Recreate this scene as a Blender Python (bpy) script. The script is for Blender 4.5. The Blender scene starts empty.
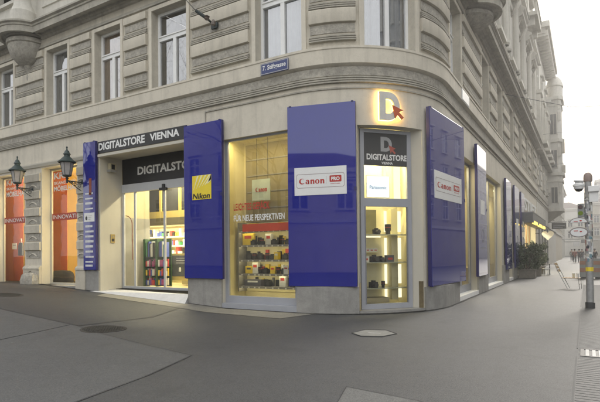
import bpy, bmesh, math, random
from mathutils import Vector, Matrix
random.seed(7)
PI = math.pi
C = bpy.context.scene.collection
sc = bpy.context.scene

# ------------------------------------------------------------------ camera, sky, sun, exposure
cam = bpy.data.cameras.new('camera')
cam.sensor_width = 36.0
cam.lens = 482.67 / 600 * 36
cam.shift_y = (245.86 - 201) / 600
cam.clip_end = 3000
co = bpy.data.objects.new('camera', cam)
C.objects.link(co)
cr, cu, cf = Vector((.86042, .50949, -.01036)), Vector((.01665, -.00779, .99983)), Vector((-.50932, .86044, .01518))
co.matrix_world = Matrix(((cr.x, cu.x, -cf.x, 3.519), (cr.y, cu.y, -cf.y, -11.138), (cr.z, cu.z, -cf.z, 1.6), (0, 0, 0, 1)))
sc.camera = co

SUN_EL, SUN_AZ = math.radians(26), math.radians(9)     # azimuth measured clockwise from +Y
W = bpy.data.worlds.new('World'); sc.world = W; W.use_nodes = True
nt = W.node_tree; nt.nodes.clear()
sky = nt.nodes.new('ShaderNodeTexSky'); sky.sky_type = 'NISHITA'; sky.sun_disc = False
sky.sun_elevation = SUN_EL; sky.sun_rotation = SUN_AZ; sky.dust_density = 4; sky.air_density = 1.2
mx = nt.nodes.new('ShaderNodeMix'); mx.data_type = 'RGBA'
mx.inputs['Factor'].default_value = .85
bg = nt.nodes.new('ShaderNodeBackground'); bg.inputs['Strength'].default_value = .15
wo = nt.nodes.new('ShaderNodeOutputWorld')
nt.links.new(sky.outputs[0], mx.inputs['A'])
# an even, bright layer of cloud in front of the clear sky
tc = nt.nodes.new('ShaderNodeTexCoord'); cn = nt.nodes.new('ShaderNodeTexNoise'); cn.inputs['Scale'].default_value = 2.2; cn.inputs['Detail'].default_value = 5
cm = nt.nodes.new('ShaderNodeMapRange'); cm.inputs[1].default_value = .3; cm.inputs[2].default_value = .7; cm.inputs[3].default_value = 6.6; cm.inputs[4].default_value = 8.2
nt.links.new(tc.outputs['Generated'], cn.inputs['Vector']); nt.links.new(cn.outputs['Fac'], cm.inputs[0])
cc = nt.nodes.new('ShaderNodeCombineColor')
for i in range(3): nt.links.new(cm.outputs[0], cc.inputs[i])
nt.links.new(cc.outputs[0], mx.inputs['B']); nt.links.new(mx.outputs['Result'], bg.inputs['Color'])
nt.links.new(bg.outputs[0], wo.inputs[0])
sl = bpy.data.lights.new('sun', 'SUN'); sl.energy = 1.1; sl.angle = math.radians(16); sl.color = (1, .95, .87)
so = bpy.data.objects.new('sun', sl); C.objects.link(so)
sd = Vector((math.sin(SUN_AZ) * math.cos(SUN_EL), math.cos(SUN_AZ) * math.cos(SUN_EL), math.sin(SUN_EL)))
so.rotation_euler = sd.to_track_quat('Z', 'Y').to_euler()
sc.view_settings.view_transform = 'Standard'; sc.view_settings.look = 'None'
sc.view_settings.gamma = 1; sc.view_settings.use_curve_mapping = False
sc.view_settings.exposure = 0.66
sc.cycles.max_bounces = 8; sc.cycles.transparent_max_bounces = 16
sc.cycles.sample_clamp_indirect = 6

# ------------------------------------------------------------------ materials
MATS = {}
def mat(name, col, rough=.8, var=.12, scale=3.0, bump=0.0, bscale=60.0, metal=0.0, streak=0.0, spec=.5, col2=None, emit=None, estr=0.0, coat=0.0, speck=0.0, mott=0.0):
    if name in MATS: return MATS[name]
    m = bpy.data.materials.new(name); MATS[name] = m; m.use_nodes = True
    n = m.node_tree.nodes; l = m.node_tree.links
    b = n['Principled BSDF']; b.inputs['Roughness'].default_value = rough; b.inputs['Metallic'].default_value = metal
    b.inputs['Specular IOR Level'].default_value = spec; b.inputs['Coat Weight'].default_value = coat; b.inputs['Coat Roughness'].default_value = .03
    g = n.new('ShaderNodeNewGeometry')
    t = n.new('ShaderNodeTexNoise'); t.inputs['Scale'].default_value = scale; t.inputs['Detail'].default_value = 8; t.inputs['Roughness'].default_value = .65
    l.new(g.outputs['Position'], t.inputs['Vector'])
    mr = n.new('ShaderNodeMapRange'); mr.inputs[1].default_value = .3; mr.inputs[2].default_value = .7
    l.new(t.outputs['Fac'], mr.inputs[0])
    r = n.new('ShaderNodeMix'); r.data_type = 'RGBA'
    c = Vector(col)
    lo = c * (1 - var); hi = c * (1 + var) if col2 is None else Vector(col2)
    r.inputs['A'].default_value = (*lo, 1); r.inputs['B'].default_value = (*hi, 1)
    l.new(mr.outputs[0], r.inputs['Factor'])
    out = r.outputs['Result']
    if streak:
        mp = n.new('ShaderNodeMapping'); mp.inputs['Scale'].default_value = (1.6, 1.6, .16)
        l.new(g.outputs['Position'], mp.inputs['Vector'])
        t2 = n.new('ShaderNodeTexNoise'); t2.inputs['Scale'].default_value = 1.7; t2.inputs['Detail'].default_value = 10; t2.inputs['Roughness'].default_value = .7
        l.new(mp.outputs[0], t2.inputs['Vector'])
        m2 = n.new('ShaderNodeMapRange'); m2.inputs[1].default_value = .48; m2.inputs[2].default_value = .75
        l.new(t2.outputs['Fac'], m2.inputs[0])
        mm = n.new('ShaderNodeMath'); mm.operation = 'MULTIPLY'; mm.inputs[1].default_value = streak
        l.new(m2.outputs[0], mm.inputs[0])
        r2 = n.new('ShaderNodeMix'); r2.data_type = 'RGBA'; r2.inputs['B'].default_value = (*(c * .55), 1)
        l.new(mm.outputs[0], r2.inputs['Factor']); l.new(out, r2.inputs['A']); out = r2.outputs['Result']
    if mott:
        for sc_, lo_, hi_, colr, amt in ((5, .50, .72, c * .62, mott), (16, .52, .72, c * .70, mott * .8), (11, .54, .72, c * 1.25, mott * .7), (1.1, .50, .70, c * .74, mott * .7)):
            t4 = n.new('ShaderNodeTexNoise'); t4.inputs['Scale'].default_value = sc_; t4.inputs['Detail'].default_value = 7; t4.inputs['Roughness'].default_value = .7; t4.noise_dimensions = '4D'; t4.inputs['W'].default_value = sc_ * .61
            l.new(g.outputs['Position'], t4.inputs['Vector'])
            m4 = n.new('ShaderNodeMapRange'); m4.inputs[1].default_value = lo_; m4.inputs[2].default_value = hi_; m4.inputs[4].default_value = amt
            l.new(t4.outputs['Fac'], m4.inputs[0])
            r4 = n.new('ShaderNodeMix'); r4.data_type = 'RGBA'; r4.inputs['B'].default_value = (*colr, 1)
            l.new(m4.outputs[0], r4.inputs['Factor']); l.new(out, r4.inputs['A']); out = r4.outputs['Result']
    if speck:
        for sc_, lo_, hi_, colr, amt in ((190, .60, .72, c * 2.3, speck), (150, .60, .74, c * .35, speck), (70, .50, .66, c * 2.1, speck * .9), (55, .50, .66, c * .35, speck * .9), (22, .52, .70, c * .6, speck * .6), (17, .54, .70, c * 1.5, speck * .5), (7, .50, .72, c * .62, speck * .5), (4.5, .52, .72, c * 1.3, speck * .45), (28, .62, .75, c * .7, speck * .55), (2.2, .60, .68, c * .72, speck * .7)):
            t4 = n.new('ShaderNodeTexNoise'); t4.inputs['Scale'].default_value = sc_; t4.inputs['Detail'].default_value = 3; t4.noise_dimensions = '4D'; t4.inputs['W'].default_value = sc_ * .37
            l.new(g.outputs['Position'], t4.inputs['Vector'])
            m4 = n.new('ShaderNodeMapRange'); m4.inputs[1].default_value = lo_; m4.inputs[2].default_value = hi_; m4.inputs[4].default_value = amt
            l.new(t4.outputs['Fac'], m4.inputs[0])
            r4 = n.new('ShaderNodeMix'); r4.data_type = 'RGBA'; r4.inputs['B'].default_value = (*colr, 1)
            l.new(m4.outputs[0], r4.inputs['Factor']); l.new(out, r4.inputs['A']); out = r4.outputs['Result']
        vo_ = n.new('ShaderNodeTexVoronoi'); vo_.inputs['Scale'].default_value = 1.7; l.new(g.outputs['Position'], vo_.inputs['Vector'])
        m5 = n.new('ShaderNodeMapRange'); m5.inputs[1].default_value = .045; m5.inputs[2].default_value = .03; m5.inputs[3].default_value = 0; m5.inputs[4].default_value = .55
        l.new(vo_.outputs['Distance'], m5.inputs[0])
        r5 = n.new('ShaderNodeMix'); r5.data_type = 'RGBA'; r5.inputs['B'].default_value = (*(c * 1.9), 1)
        l.new(m5.outputs[0], r5.inputs['Factor']); l.new(out, r5.inputs['A']); out = r5.outputs['Result']
    l.new(out, b.inputs['Base Color'])
    if bump:
        t3 = n.new('ShaderNodeTexNoise'); t3.inputs['Scale'].default_value = bscale; t3.inputs['Detail'].default_value = 6
        l.new(g.outputs['Position'], t3.inputs['Vector'])
        bp = n.new('ShaderNodeBump'); bp.inputs['Strength'].default_value = bump; bp.inputs['Distance'].default_value = .02
        l.new(t3.outputs['Fac'], bp.inputs['Height']); l.new(bp.outputs[0], b.inputs['Normal'])
    if emit:
        b.inputs['Emission Color'].default_value = (*emit, 1); b.inputs['Emission Strength'].default_value = estr
    return m

def glass_mat(name, tint=(1, 1, 1), ior=1.5, boost=0.0):
    m = bpy.data.materials.new(name); m.use_nodes = True; n = m.node_tree.nodes; l = m.node_tree.links; n.clear()
    o = n.new('ShaderNodeOutputMaterial'); mix = n.new('ShaderNodeMixShader'); fr = n.new('ShaderNodeFresnel'); fr.inputs[0].default_value = ior
    ad = n.new('ShaderNodeMath'); ad.operation = 'ADD'; ad.inputs[1].default_value = boost
    tr = n.new('ShaderNodeBsdfTransparent'); tr.inputs[0].default_value = (*tint, 1)
    gl = n.new('ShaderNodeBsdfGlossy'); gl.inputs['Roughness'].default_value = .01
    l.new(fr.outputs[0], ad.inputs[0]); l.new(ad.outputs[0], mix.inputs[0]); l.new(tr.outputs[0], mix.inputs[1]); l.new(gl.outputs[0], mix.inputs[2]); l.new(mix.outputs[0], o.inputs[0])
    return m

M_PLASTER = mat('plaster', (.54, .498, .408), .9, .14, 1.2, .3, 45, streak=.75, mott=.5)
M_SMOOTH = mat('smooth_plaster', (.62, .572, .472), .85, .08, 1.0, .2, 60, streak=.62, mott=.34)
M_ROUGH = mat('vermiculated_plaster', (.40, .375, .32), .95, .34, 9, 1.0, 26, streak=.5, mott=.6)
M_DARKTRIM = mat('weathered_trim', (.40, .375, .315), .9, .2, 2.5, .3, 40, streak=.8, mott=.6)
M_PALE = mat('pale_upper_plaster', (.58, .555, .49), .9, .10, .9, .3, 20, streak=.5, mott=.4)
M_PLINTH = mat('plinth_stone', (.30, .292, .272), .8, .16, 3, .3, 50, streak=.7, mott=.6)
M_JAMB = mat('cream_jamb', (.52, .49, .41), .8, .05, 1.2, .08, 60, streak=.15)
M_WHITE = mat('white_paint', (.80, .80, .78), .5, .04, 3)
M_GREYFRAME = mat('grey_metal_frame', (.34, .35, .38), .4, .05, 3, spec=.5)
M_BLUE = mat('blue_gloss_panel', (.012, .017, .225), .025, .05, 2, spec=.5, coat=.8)
M_BLUEDARK = mat('blue_panel_edge', (.02, .018, .11), .3, .05, 2)
M_BLACK = mat('black_sign', (.012, .012, .013), .45, .1, 3)
M_DARKGREY = mat('dark_grey_sign', (.055, .055, .055), .5, .1, 3)
M_LETTER = mat('white_letters', (.75, .75, .73), .5, .03, 3)
M_RED = mat('red_letters', (.45, .03, .02), .5, .05, 3)
M_YELLOW = mat('yellow_plate', (.80, .62, .03), .5, .04, 3)
M_ORANGE = mat('orange_film', (.55, .11, .010), .6, .12, 2.5)
M_YFILM = mat('yellow_film', (.70, .48, .08), .45, .1, 2)
M_CREAM = mat('cream_interior', (.76, .70, .45), .8, .05, 2)
M_BACKDROP = mat('olive_backdrop', (.27, .235, .14), .8, .12, 2)
M_BEIGE = mat('beige_interior', (.45, .40, .26), .8, .1, 2)
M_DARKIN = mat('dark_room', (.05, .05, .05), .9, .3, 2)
M_IRON = mat('dark_iron', (.02, .03, .028), .55, .3, 20)
M_STEEL = mat('steel', (.35, .35, .34), .35, .1, 8, metal=.8)
M_WOOD = mat('wood', (.25, .15, .07), .6, .25, 9)
M_GLASS = glass_mat('window_glass', (.97, .98, .97), 1.5, .33)
M_SHOPGLASS = glass_mat('shop_glass', (.97, .98, .96), 1.5, .09)
M_LEFTGLASS = glass_mat('left_shop_glass', (.98, .97, .95), 1.5, .0)
M_YWALL = mat('yellow_wall', (.85, .68, .22), .8, .06, 2)
M_GRIME = mat('lantern_glass', (.33, .31, .30), .35, .15, 8)
M_LEAF = mat('leaf', (.065, .09, .045), .6, .5, 9)
M_TWIG = mat('bark', (.07, .055, .045), .9, .3, 20)

def em_mat(name, col, s):
    m = bpy.data.materials.new(name); m.use_nodes = True; n = m.node_tree.nodes; n.clear()
    e = n.new('ShaderNodeEmission'); e.inputs[0].default_value = (*col, 1); e.inputs[1].default_value = s
    o = n.new('ShaderNodeOutputMaterial'); m.node_tree.links.new(e.outputs[0], o.inputs[0]); return m
M_LAMP = em_mat('warm_lamp', (1, .88, .58), 85)
M_LAMPW = em_mat('shelf_light', (1, .86, .48), 9.0)
M_COL = em_mat('column_light', (1, .90, .58), 1.05)
M_LAMPC = em_mat('corner_lamp', (1, .86, .48), 190)
M_LAMPD = em_mat('display_light', (1, .80, .36), 60.0)
M_FILL = em_mat('fill_light', (1, .86, .52), 50)
M_LAMPK = em_mat('window_lamp', (1, .86, .5), 6)
M_LAMPS = em_mat('side_lamp', (1, .84, .46), 38)
M_AMBER = em_mat('amber_tube', (1, .66, .10), 2.2)
M_HALO = em_mat('logo_halo_light', (1, .58, .12), 10)
M_SCREEN = em_mat('lit_panel', (.93, 1, .95), .95)

# ------------------------------------------------------------------ wall coordinates: s along the facade, o outward, z up
R = 3.316; A = R * PI / 2
def Wm(s, o, z):
    if s < 0: return Vector((s - R, -o, z))
    if s <= A:
        t = s / R; return Vector((-R + (R + o) * math.sin(t), R - (R + o) * math.cos(t), z))
    return Vector((o, R + s - A, z))
def stations(s0, s1, step=.14):
    out = {s0, s1}
    a, b = max(s0, 0), min(s1, A)
    if b > a:
        k = max(1, math.ceil((b - a) / step))
        for i in range(k + 1): out.add(a + (b - a) * i / k)
    r = []
    for x in sorted(out):
        if not r or x - r[-1] > 1e-4: r.append(x)
    return r
def frame_at(s, o, z):
    p = Wm(s, o, z); t = (Wm(s + .01, o, z) - Wm(s - .01, o, z)).normalized()
    return Matrix.Translation(p) @ Matrix((t, Vector((0, 0, 1)).cross(t) * -1, (0, 0, 1))).transposed().to_4x4()
def chord(s0, s1, o):
    a, b = Wm(s0, o, 0), Wm(s1, o, 0); t = (b - a).normalized(); n = t.cross(Vector((0, 0, 1)))
    return Matrix.Translation(a) @ Matrix((t, n, (0, 0, 1))).transposed().to_4x4(), (b - a).length

def gz(x): return min(.5, max(0, (-x - 5.5) / 9.5 * .5))

class MB:
    """mesh builder; fn maps local (a, b, c) to the world"""
    def __init__(s, fn=None): s.v = []; s.f = []; s.fn = fn or (lambda a, b, c: Vector((a, b, c)))
    def quad(s, pts):
        i = len(s.v); s.v += [s.fn(*p) for p in pts]; s.f.append(tuple(range(i, i + len(pts))))
    def box(s, a0, a1, b0, b1, c0, c1):
        st = stations(a0, a1) if s.fn is Wm else [a0, a1]
        base = len(s.v)
        for a in st: s.v += [s.fn(a, b0, c0), s.fn(a, b1, c0), s.fn(a, b1, c1), s.fn(a, b0, c1)]
        for i in range(len(st) - 1):
            p = base + 4 * i; q = p + 4
            for k in range(4): s.f.append((p + k, p + (k + 1) % 4, q + (k + 1) % 4, q + k))
        s.f.append((base + 3, base + 2, base + 1, base)); e = base + 4 * (len(st) - 1); s.f.append((e, e + 1, e + 2, e + 3))
        return s
    def sweep(s, prof, a0, a1, closed=True, caps=True):
        st = stations(a0, a1); n = len(prof); base = len(s.v)
        for a in st: s.v += [s.fn(a, o, z) for o, z in prof]
        for i in range(len(st) - 1):
            p = base + n * i; q = p + n
            for k in range(n if closed else n - 1): s.f.append((p + k, p + (k + 1) % n, q + (k + 1) % n, q + k))
        if caps and closed:
            s.f.append(tuple(base + k for k in reversed(range(n)))); e = base + n * (len(st) - 1); s.f.append(tuple(e + k for k in range(n)))
        return s
    def tube(s, pts, r, k=8, r1=None):
        pts = [Vector(p) for p in pts]; base = len(s.v); n = len(pts)
        for i, p in enumerate(pts):
            d = (pts[min(i + 1, n - 1)] - pts[max(i - 1, 0)]).normalized()
            u = d.orthogonal().normalized() if abs(d.z) > .98 else d.cross(Vector((0, 0, 1))).normalized()
            w = d.cross(u); rr = r if r1 is None else r + (r1 - r) * i / max(1, n - 1)
            for j in range(k):
                q = p + (u * math.cos(2 * PI * j / k) + w * math.sin(2 * PI * j / k)) * rr
                s.v.append(s.fn(*q))
        for i in range(n - 1):
            for j in range(k):
                p = base + i * k; s.f.append((p + j, p + (j + 1) % k, p + k + (j + 1) % k, p + k + j))
        s.f.append(tuple(base + j for j in reversed(range(k)))); s.f.append(tuple(base + (n - 1) * k + j for j in range(k)))
        return s
    def lathe(s, prof, c=(0, 0), k=20, a0=0, a1=2 * PI, scale=(1, 1)):
        full = abs(a1 - a0 - 2 * PI) < 1e-6; m = k if full else k + 1; base = len(s.v)
        for r, z in prof:
            for j in range(m):
                t = a0 + (a1 - a0) * j / k
                s.v.append(s.fn(c[0] + r * math.cos(t) * scale[0], c[1] + r * math.sin(t) * scale[1], z))
        for i in range(len(prof) - 1):
            for j in range(k):
                j2 = (j + 1) % m; s.f.append((base + i * m + j, base + i * m + j2, base + (i + 1) * m + j2, base + (i + 1) * m + j))
        return s
    def add(s, other_mesh_pts, faces):
        b = len(s.v); s.v += [s.fn(*p) for p in other_mesh_pts]; s.f += [tuple(b + i for i in f) for f in faces]; return s
    def build(s, name, m, parent=None, smooth=False, bevel=0, loc=None):
        me = bpy.data.meshes.new(name); 
        loc = Vector(loc) if loc else Vector((0, 0, 0))
        me.from_pydata([v - loc for v in s.v], [], s.f); me.update()
        if smooth or bevel:
            bm = bmesh.new(); bm.from_mesh(me); bmesh.ops.remove_doubles(bm, verts=bm.verts, dist=1e-4)
            bmesh.ops.recalc_face_normals(bm, faces=bm.faces)
            bm.to_mesh(me); bm.free()
        if smooth:
            me.polygons.foreach_set('use_smooth', [True] * len(me.polygons)); me.set_sharp_from_angle(angle=math.radians(32))
        me.materials.append(m)
        o = bpy.data.objects.new(name, me); C.objects.link(o); o.location = loc
        if bevel:
            bv = o.modifiers.new('bevel', 'BEVEL'); bv.width = bevel; bv.segments = 2; bv.limit_method = 'ANGLE'
        if parent:
            o.parent = parent; o.matrix_parent_inverse = parent_inv(parent)
        return o
def parent_inv(p): return world_of(p).inverted()
def world_of(o):
    m = Matrix.LocRotScale(o.location, o.rotation_euler, o.scale)
    if o.parent: return world_of(o.parent) @ o.matrix_parent_inverse @ m
    return m
def tag(o, label, cat, group=None, kind=None):
    o['label'] = label; o['category'] = cat
    if group: o['group'] = group
    if kind: o['kind'] = kind
    return o
def thing(name, label, cat, loc=(0, 0, 0), group=None):
    o = bpy.data.objects.new(name, None); C.objects.link(o); o.location = loc; o.empty_display_size = .2
    return tag(o, label, cat, group)
def fmat(M): return lambda a, b, c: M @ Vector((a, b, c))

def wall_grid(mb, s0, s1, z0, z1, ops, o=0.0):
    S = set(stations(s0, s1)); Z = {z0, z1}
    for a, b, c, d, dep in ops:
        S |= {x for x in stations(a, b)}; Z |= {c, d}
    S = sorted(x for x in S if s0 <= x <= s1); Z = sorted(x for x in Z if z0 <= x <= z1)
    for i in range(len(S) - 1):
        if S[i + 1] - S[i] < 1e-4: continue
        for j in range(len(Z) - 1):
            ms, mz = (S[i] + S[i + 1]) / 2, (Z[j] + Z[j + 1]) / 2
            if any(a < ms < b and c < mz < d for a, b, c, d, _ in ops): continue
            mb.quad([(S[i], o, Z[j]), (S[i + 1], o, Z[j]), (S[i + 1], o, Z[j + 1]), (S[i], o, Z[j + 1])])
def reveals(mb, ops, o=0.0, floor=True):
    for a, b, c, d, dep in ops:
        st = stations(a, b)
        for x in (a, b): mb.quad([(x, o, c), (x, -dep, c), (x, -dep, d), (x, o, d)])
        for z in ((c, d) if floor else (d,)):
            for i in range(len(st) - 1): mb.quad([(st[i], o, z), (st[i + 1], o, z), (st[i + 1], -dep, z), (st[i], -dep, z)])

# ------------------------------------------------------------------ lettering
def text_geo(body, w, h, bold=.02, spacing=1.0):
    cu = bpy.data.curves.new('t', 'FONT'); cu.body = body; cu.size = 1; cu.offset = bold; cu.space_character = spacing; cu.resolution_u = 3
    ob = bpy.data.objects.new('t', cu); C.objects.link(ob)
    dg = bpy.context.evaluated_depsgraph_get(); me = bpy.data.meshes.new_from_object(ob.evaluated_get(dg))
    vs = [v.co.copy() for v in me.vertices]; fs = [tuple(p.vertices) for p in me.polygons]
    bpy.data.objects.remove(ob); bpy.data.curves.remove(cu); bpy.data.meshes.remove(me)
    x0, x1 = min(v.x for v in vs), max(v.x for v in vs); y0, y1 = min(v.y for v in vs), max(v.y for v in vs)
    return [((v.x - x0) / (x1 - x0) * w, (v.y - y0) / (y1 - y0) * h) for v in vs], fs
def poly_geo(loops):
    cu = bpy.data.curves.new('t', 'CURVE'); cu.dimensions = '2D'; cu.fill_mode = 'BOTH'
    for lp in loops:
        sp = cu.splines.new('POLY'); sp.points.add(len(lp) - 1); sp.use_cyclic_u = True
        for p, q in zip(sp.points, lp): p.co = (q[0], q[1], 0, 1)
    ob = bpy.data.objects.new('t', cu); C.objects.link(ob)
    dg = bpy.context.evaluated_depsgraph_get(); me = bpy.data.meshes.new_from_object(ob.evaluated_get(dg))
    vs = [(v.co.x, v.co.y) for v in me.vertices]; fs = [tuple(p.vertices) for p in me.polygons]
    bpy.data.objects.remove(ob); bpy.data.curves.remove(cu); bpy.data.meshes.remove(me)
    return vs, fs
def put(mb, geo, u, z, n=.004, shear=0.0, thick=0.0, sx=1, sy=1):
    vs, fs = geo
    mb.add([(u + x * sx + shear * y * sy, n + thick, z + y * sy) for x, y in vs], fs)
    if thick:
        mb.add([(u + x * sx + shear * y * sy, n, z + y * sy) for x, y in vs], fs)
        from collections import Counter
        cnt = Counter(tuple(sorted((f[i], f[(i + 1) % len(f)]))) for f in fs for i in range(len(f)))
        for (i, j), c in cnt.items():
            if c == 1:
                a, b = vs[i], vs[j]; A_ = (u + a[0] * sx + shear * a[1] * sy, z + a[1] * sy); B_ = (u + b[0] * sx + shear * b[1] * sy, z + b[1] * sy)
                mb.quad([(A_[0], n, A_[1]), (B_[0], n, B_[1]), (B_[0], n + thick, B_[1]), (A_[0], n + thick, A_[1])])
def ell(cx, cy, rx, ry, a0=0, a1=360, k=20):
    return [(cx + rx * math.cos(math.radians(a0 + (a1 - a0) * i / k)), cy + ry * math.sin(math.radians(a0 + (a1 - a0) * i / k))) for i in range(k + (0 if a1 - a0 == 360 else 1))]
def rrect(x0, x1, y0, y1, r, k=5):
    p = []
    for cx, cy, a in ((x1 - r, y1 - r, 0), (x0 + r, y1 - r, 90), (x0 + r, y0 + r, 180), (x1 - r, y0 + r, 270)): p += ell(cx, cy, r, r, a, a + 90, k)
    return p
def serif_word(mb, u, z, w, h):
    """the camera maker's heavy serif word: C a n o n"""
    g = []
    def n_(x): return [[(x, 0), (x + .22, 0), (x + .22, .42), (x + .30, .52), (x + .38, .50), (x + .38, 0), (x + .60, 0), (x + .60, .50), (x + .54, .68), (x + .42, .72), (x + .30, .70), (x + .22, .62), (x + .22, .74), (x - .04, .66), (x - .04, .60), (x, .60)]]
    C_ = ell(.48, .47, .48, .47, 48, 322, 22) + list(reversed(ell(.56, .50, .30, .36, 60, 300, 16)))
    g += [C_]
    ax = 1.0
    g += [[(ax + .30, 0), (ax + .30, 0)] and ell(ax + .26, .22, .26, .22), ell(ax + .30, .22, .10, .13)]
    g2 = [[(ax + .36, 0), (ax + .62, 0), (ax + .58, .08), (ax + .58, .52), (ax + .50, .68), (ax + .30, .73), (ax + .08, .66), (ax + .06, .48), (ax + .22, .52), (ax + .30, .60), (ax + .36, .52)]]
    g3 = n_(ax + .76); ox = ax + 1.46
    g4 = [ell(ox + .34, .36, .34, .37), ell(ox + .34, .36, .12, .27)]
    g5 = n_(ox + .80); tot = ox + 1.40
    for q in (g[:1], g[1:], g2, g3, g4, g5): put(mb, poly_geo(q), u, z, n=.013, sx=w / tot, sy=h)

# ------------------------------------------------------------------ ground
M_ASPH = mat('asphalt_pavement', (.062, .063, .0625), .56, .16, .7, .5, 130, speck=.8)
M_ASPHD = mat('dark_asphalt', (.068, .066, .063), .6, .14, 1.3, .7, 150, speck=.8)
M_ASPHL = mat('light_asphalt', (.092, .093, .091), .62, .10, 1.4, .45, 140, speck=.6)
M_CONC = mat('concrete_strip', (.20, .19, .16), .8, .16, 2.5, .3, 90, speck=.5)
M_SLAB = mat('pavement_slabs', (.084, .084, .082), .58, .12, 2, .4, 120, speck=.6)
def strip_sheet(poly, dz, name, m, kind='structure'):
    bm = bmesh.new(); vs = [bm.verts.new((x, y, 0)) for x, y in poly]; bm.faces.new(vs)
    for x in (-5.5, -15.0):
        bmesh.ops.bisect_plane(bm, geom=bm.verts[:] + bm.edges[:] + bm.faces[:], plane_co=(x, 0, 0), plane_no=(1, 0, 0))
    bmesh.ops.triangulate(bm, faces=[f for f in bm.faces if len(f.verts) > 4])
    for v in bm.verts: v.co.z = gz(v.co.x) + dz
    bmesh.ops.recalc_face_normals(bm, faces=bm.faces)
    me = bpy.data.meshes.new(name); bm.to_mesh(me); bm.free(); me.materials.append(m)
    o = bpy.data.objects.new(name, me); C.objects.link(o); o['kind'] = kind
    if me.polygons[0].normal.z < 0: me.flip_normals()
    return o
strip_sheet([(-900, -900), (900, -900), (900, 900), (-900, 900)], 0, 'ground', M_ASPH)
strip_sheet([(-60, -30), (-1.0, -30), (-1.22, -8.2), (-1.5, -6.62), (-1.86, -5.45), (-3.01, -5.22), (-6.2, -4.45), (-9.2, -4.3), (-60, -3.0)], .004, 'pavement_patch', M_ASPHL)
strip_sheet([(-10.6, -.85), (-6.55, -.95), (-5.9, -2.55), (-6.2, -4.40), (-9.2, -4.25), (-22, -3.6), (-22, -1.5)], .004, 'darker_pavement_patch', mat('patch_asphalt', (.053, .054, .0535), .58, .12, 1.1, .5, 150, speck=.7))
strip_sheet([(-10.8, -.12), (-10.4, -.84), (-6.5, -.95), (-2.95, -1.22), (-2.6, -.02), (-3.3, -.02)], .008, 'light_wall_strip', M_CONC)
strip_sheet([(1.05, -5.92), (1.22, -6.5), (1.3, -8.5), (3.0, -8.5), (2.6, -6.3), (1.95, -6.05)], .012, 'light_road_patch', mat('pale_patch', (.125, .125, .118), .7, .1, 2, .4, 120, speck=.6))
strip_sheet([(3.38, -30), (14, -30), (14, 60), (3.38, 60)], .004, 'slab_pavement', M_SLAB)
mb = MB()
for y0, y1 in ((-30, -2.75), (-2.05, 4.2), (4.7, 60)): mb.box(3.365, 3.384, y0, y1, -.05, .007)
for i in range(190): mb.box(3.39, 9, -6 + i * .11 + .0, -6 + i * .11 + .016, -.03, .0065)
o = mb.build('slab_joints', mat('joint_mortar', (.074, .074, .072), .7)); o['kind'] = 'structure'
mb = MB()
for pl in ([(-1.22, -8.2), (-1.5, -6.62), (-1.86, -5.45), (-3.01, -5.22), (-6.2, -4.45), (-9.2, -4.3), (-22, -3.75)], [(-10.4, -.86), (-6.55, -.96), (-5.9, -2.55), (-6.2, -4.40)], [(1.05, -5.92), (1.22, -6.5), (1.3, -8.5)], [(1.05, -5.92), (1.95, -6.05), (2.6, -6.3)]):
    for (x0, y0), (x1, y1) in zip(pl, pl[1:]):
        n = max(2, int(math.hypot(x1 - x0, y1 - y0) / .25)); d = Vector((x1 - x0, y1 - y0, 0)).normalized(); nn = Vector((-d.y, d.x, 0))
        for i in range(n):
            q = []
            for t_, sg_ in ((i / n, -1), ((i + 1) / n, -1), ((i + 1) / n, 1), (i / n, 1)):
                k_ = int(round(t_ * n)); wd = .003 + .004 * abs(math.sin(k_ * 2.7 + x0)); p = Vector((x0 + (x1 - x0) * t_, y0 + (y1 - y0) * t_, 0)) + nn * sg_ * wd
                q.append((p.x, p.y, gz(p.x) + .014))
            mb.quad(q)
mb.tube([(-6.43, -4.46, gz(-6.43) + .004), (-6.2, -5.3, gz(-6.2) + .004), (-5.99, -6.19, gz(-5.99) + .004), (-5.6, -8, .02)], .008, 5)
o = mb.build('pavement_crack', mat('crack_tar', (.045, .044, .042), .9)); o['kind'] = 'structure'

# manhole covers, access cover, gully grate
def disc_cover(x, y, rx, ry, label):
    z = gz(x); t = thing('manhole_cover', label, 'manhole cover', (x, y, z))
    k = 28; f = lambda a, b, c: Vector((x + a, y + b, gz(x + a) + c))
    m = MB(f); m.lathe([(rx, -.02), (rx, .010), (rx - .05, .010), (rx - .05, -.0)], k=k, scale=(1, ry / rx)); m.build('rim', mat('rusty_iron', (.05, .042, .035), .8, .3, 30, .4, 50), t)
    m = MB(f); m.lathe([(rx - .052, .007), (.0001, .007)], k=k, scale=(1, ry / rx))
    m.build('lid', mat('cast_iron', (.040, .036, .028), .75, .35, 25, .8, 40), t)
    m = MB(f)
    for i in range(-6, 7):
        for j in range(-6, 7):
            a, b = i * .075 * rx / .5, j * .075 * ry / .5
            if (a / rx) ** 2 + (b / ry) ** 2 < .74: m.box(a - .022, a + .022, b - .022, b + .022, .004, .0125)
    m.build('tread_studs', MATS['cast_iron'], t)
disc_cover(-5.45, -4.33, .50, .46, 'round rusty iron manhole cover in the grey pavement at left')
disc_cover(-12.4, -2.65, .62, .42, 'dark manhole cover in front of the orange shop window at far left')
t = thing('access_cover', 'pale six sided stone cover set in the asphalt before the corner door', 'access cover', (-.1, -2.2, 0))
d = [(-.62, -.05), (-.34, -.42), (.22, -.42), (.58, -.02), (.30, .42), (-.30, .44)]
ang = math.radians(-28 + 47)
def rot(p, a, c=(0, 0)): return (c[0] + p[0] * math.cos(a) - p[1] * math.sin(a), c[1] + p[0] * math.sin(a) + p[1] * math.cos(a))
mb = MB(); pts = [rot(p, ang, (-.09, -2.18)) for p in [(x * .72, y * .9) for x, y in d]]
mb.quad([(x, y, .010) for x, y in pts]); 
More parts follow.
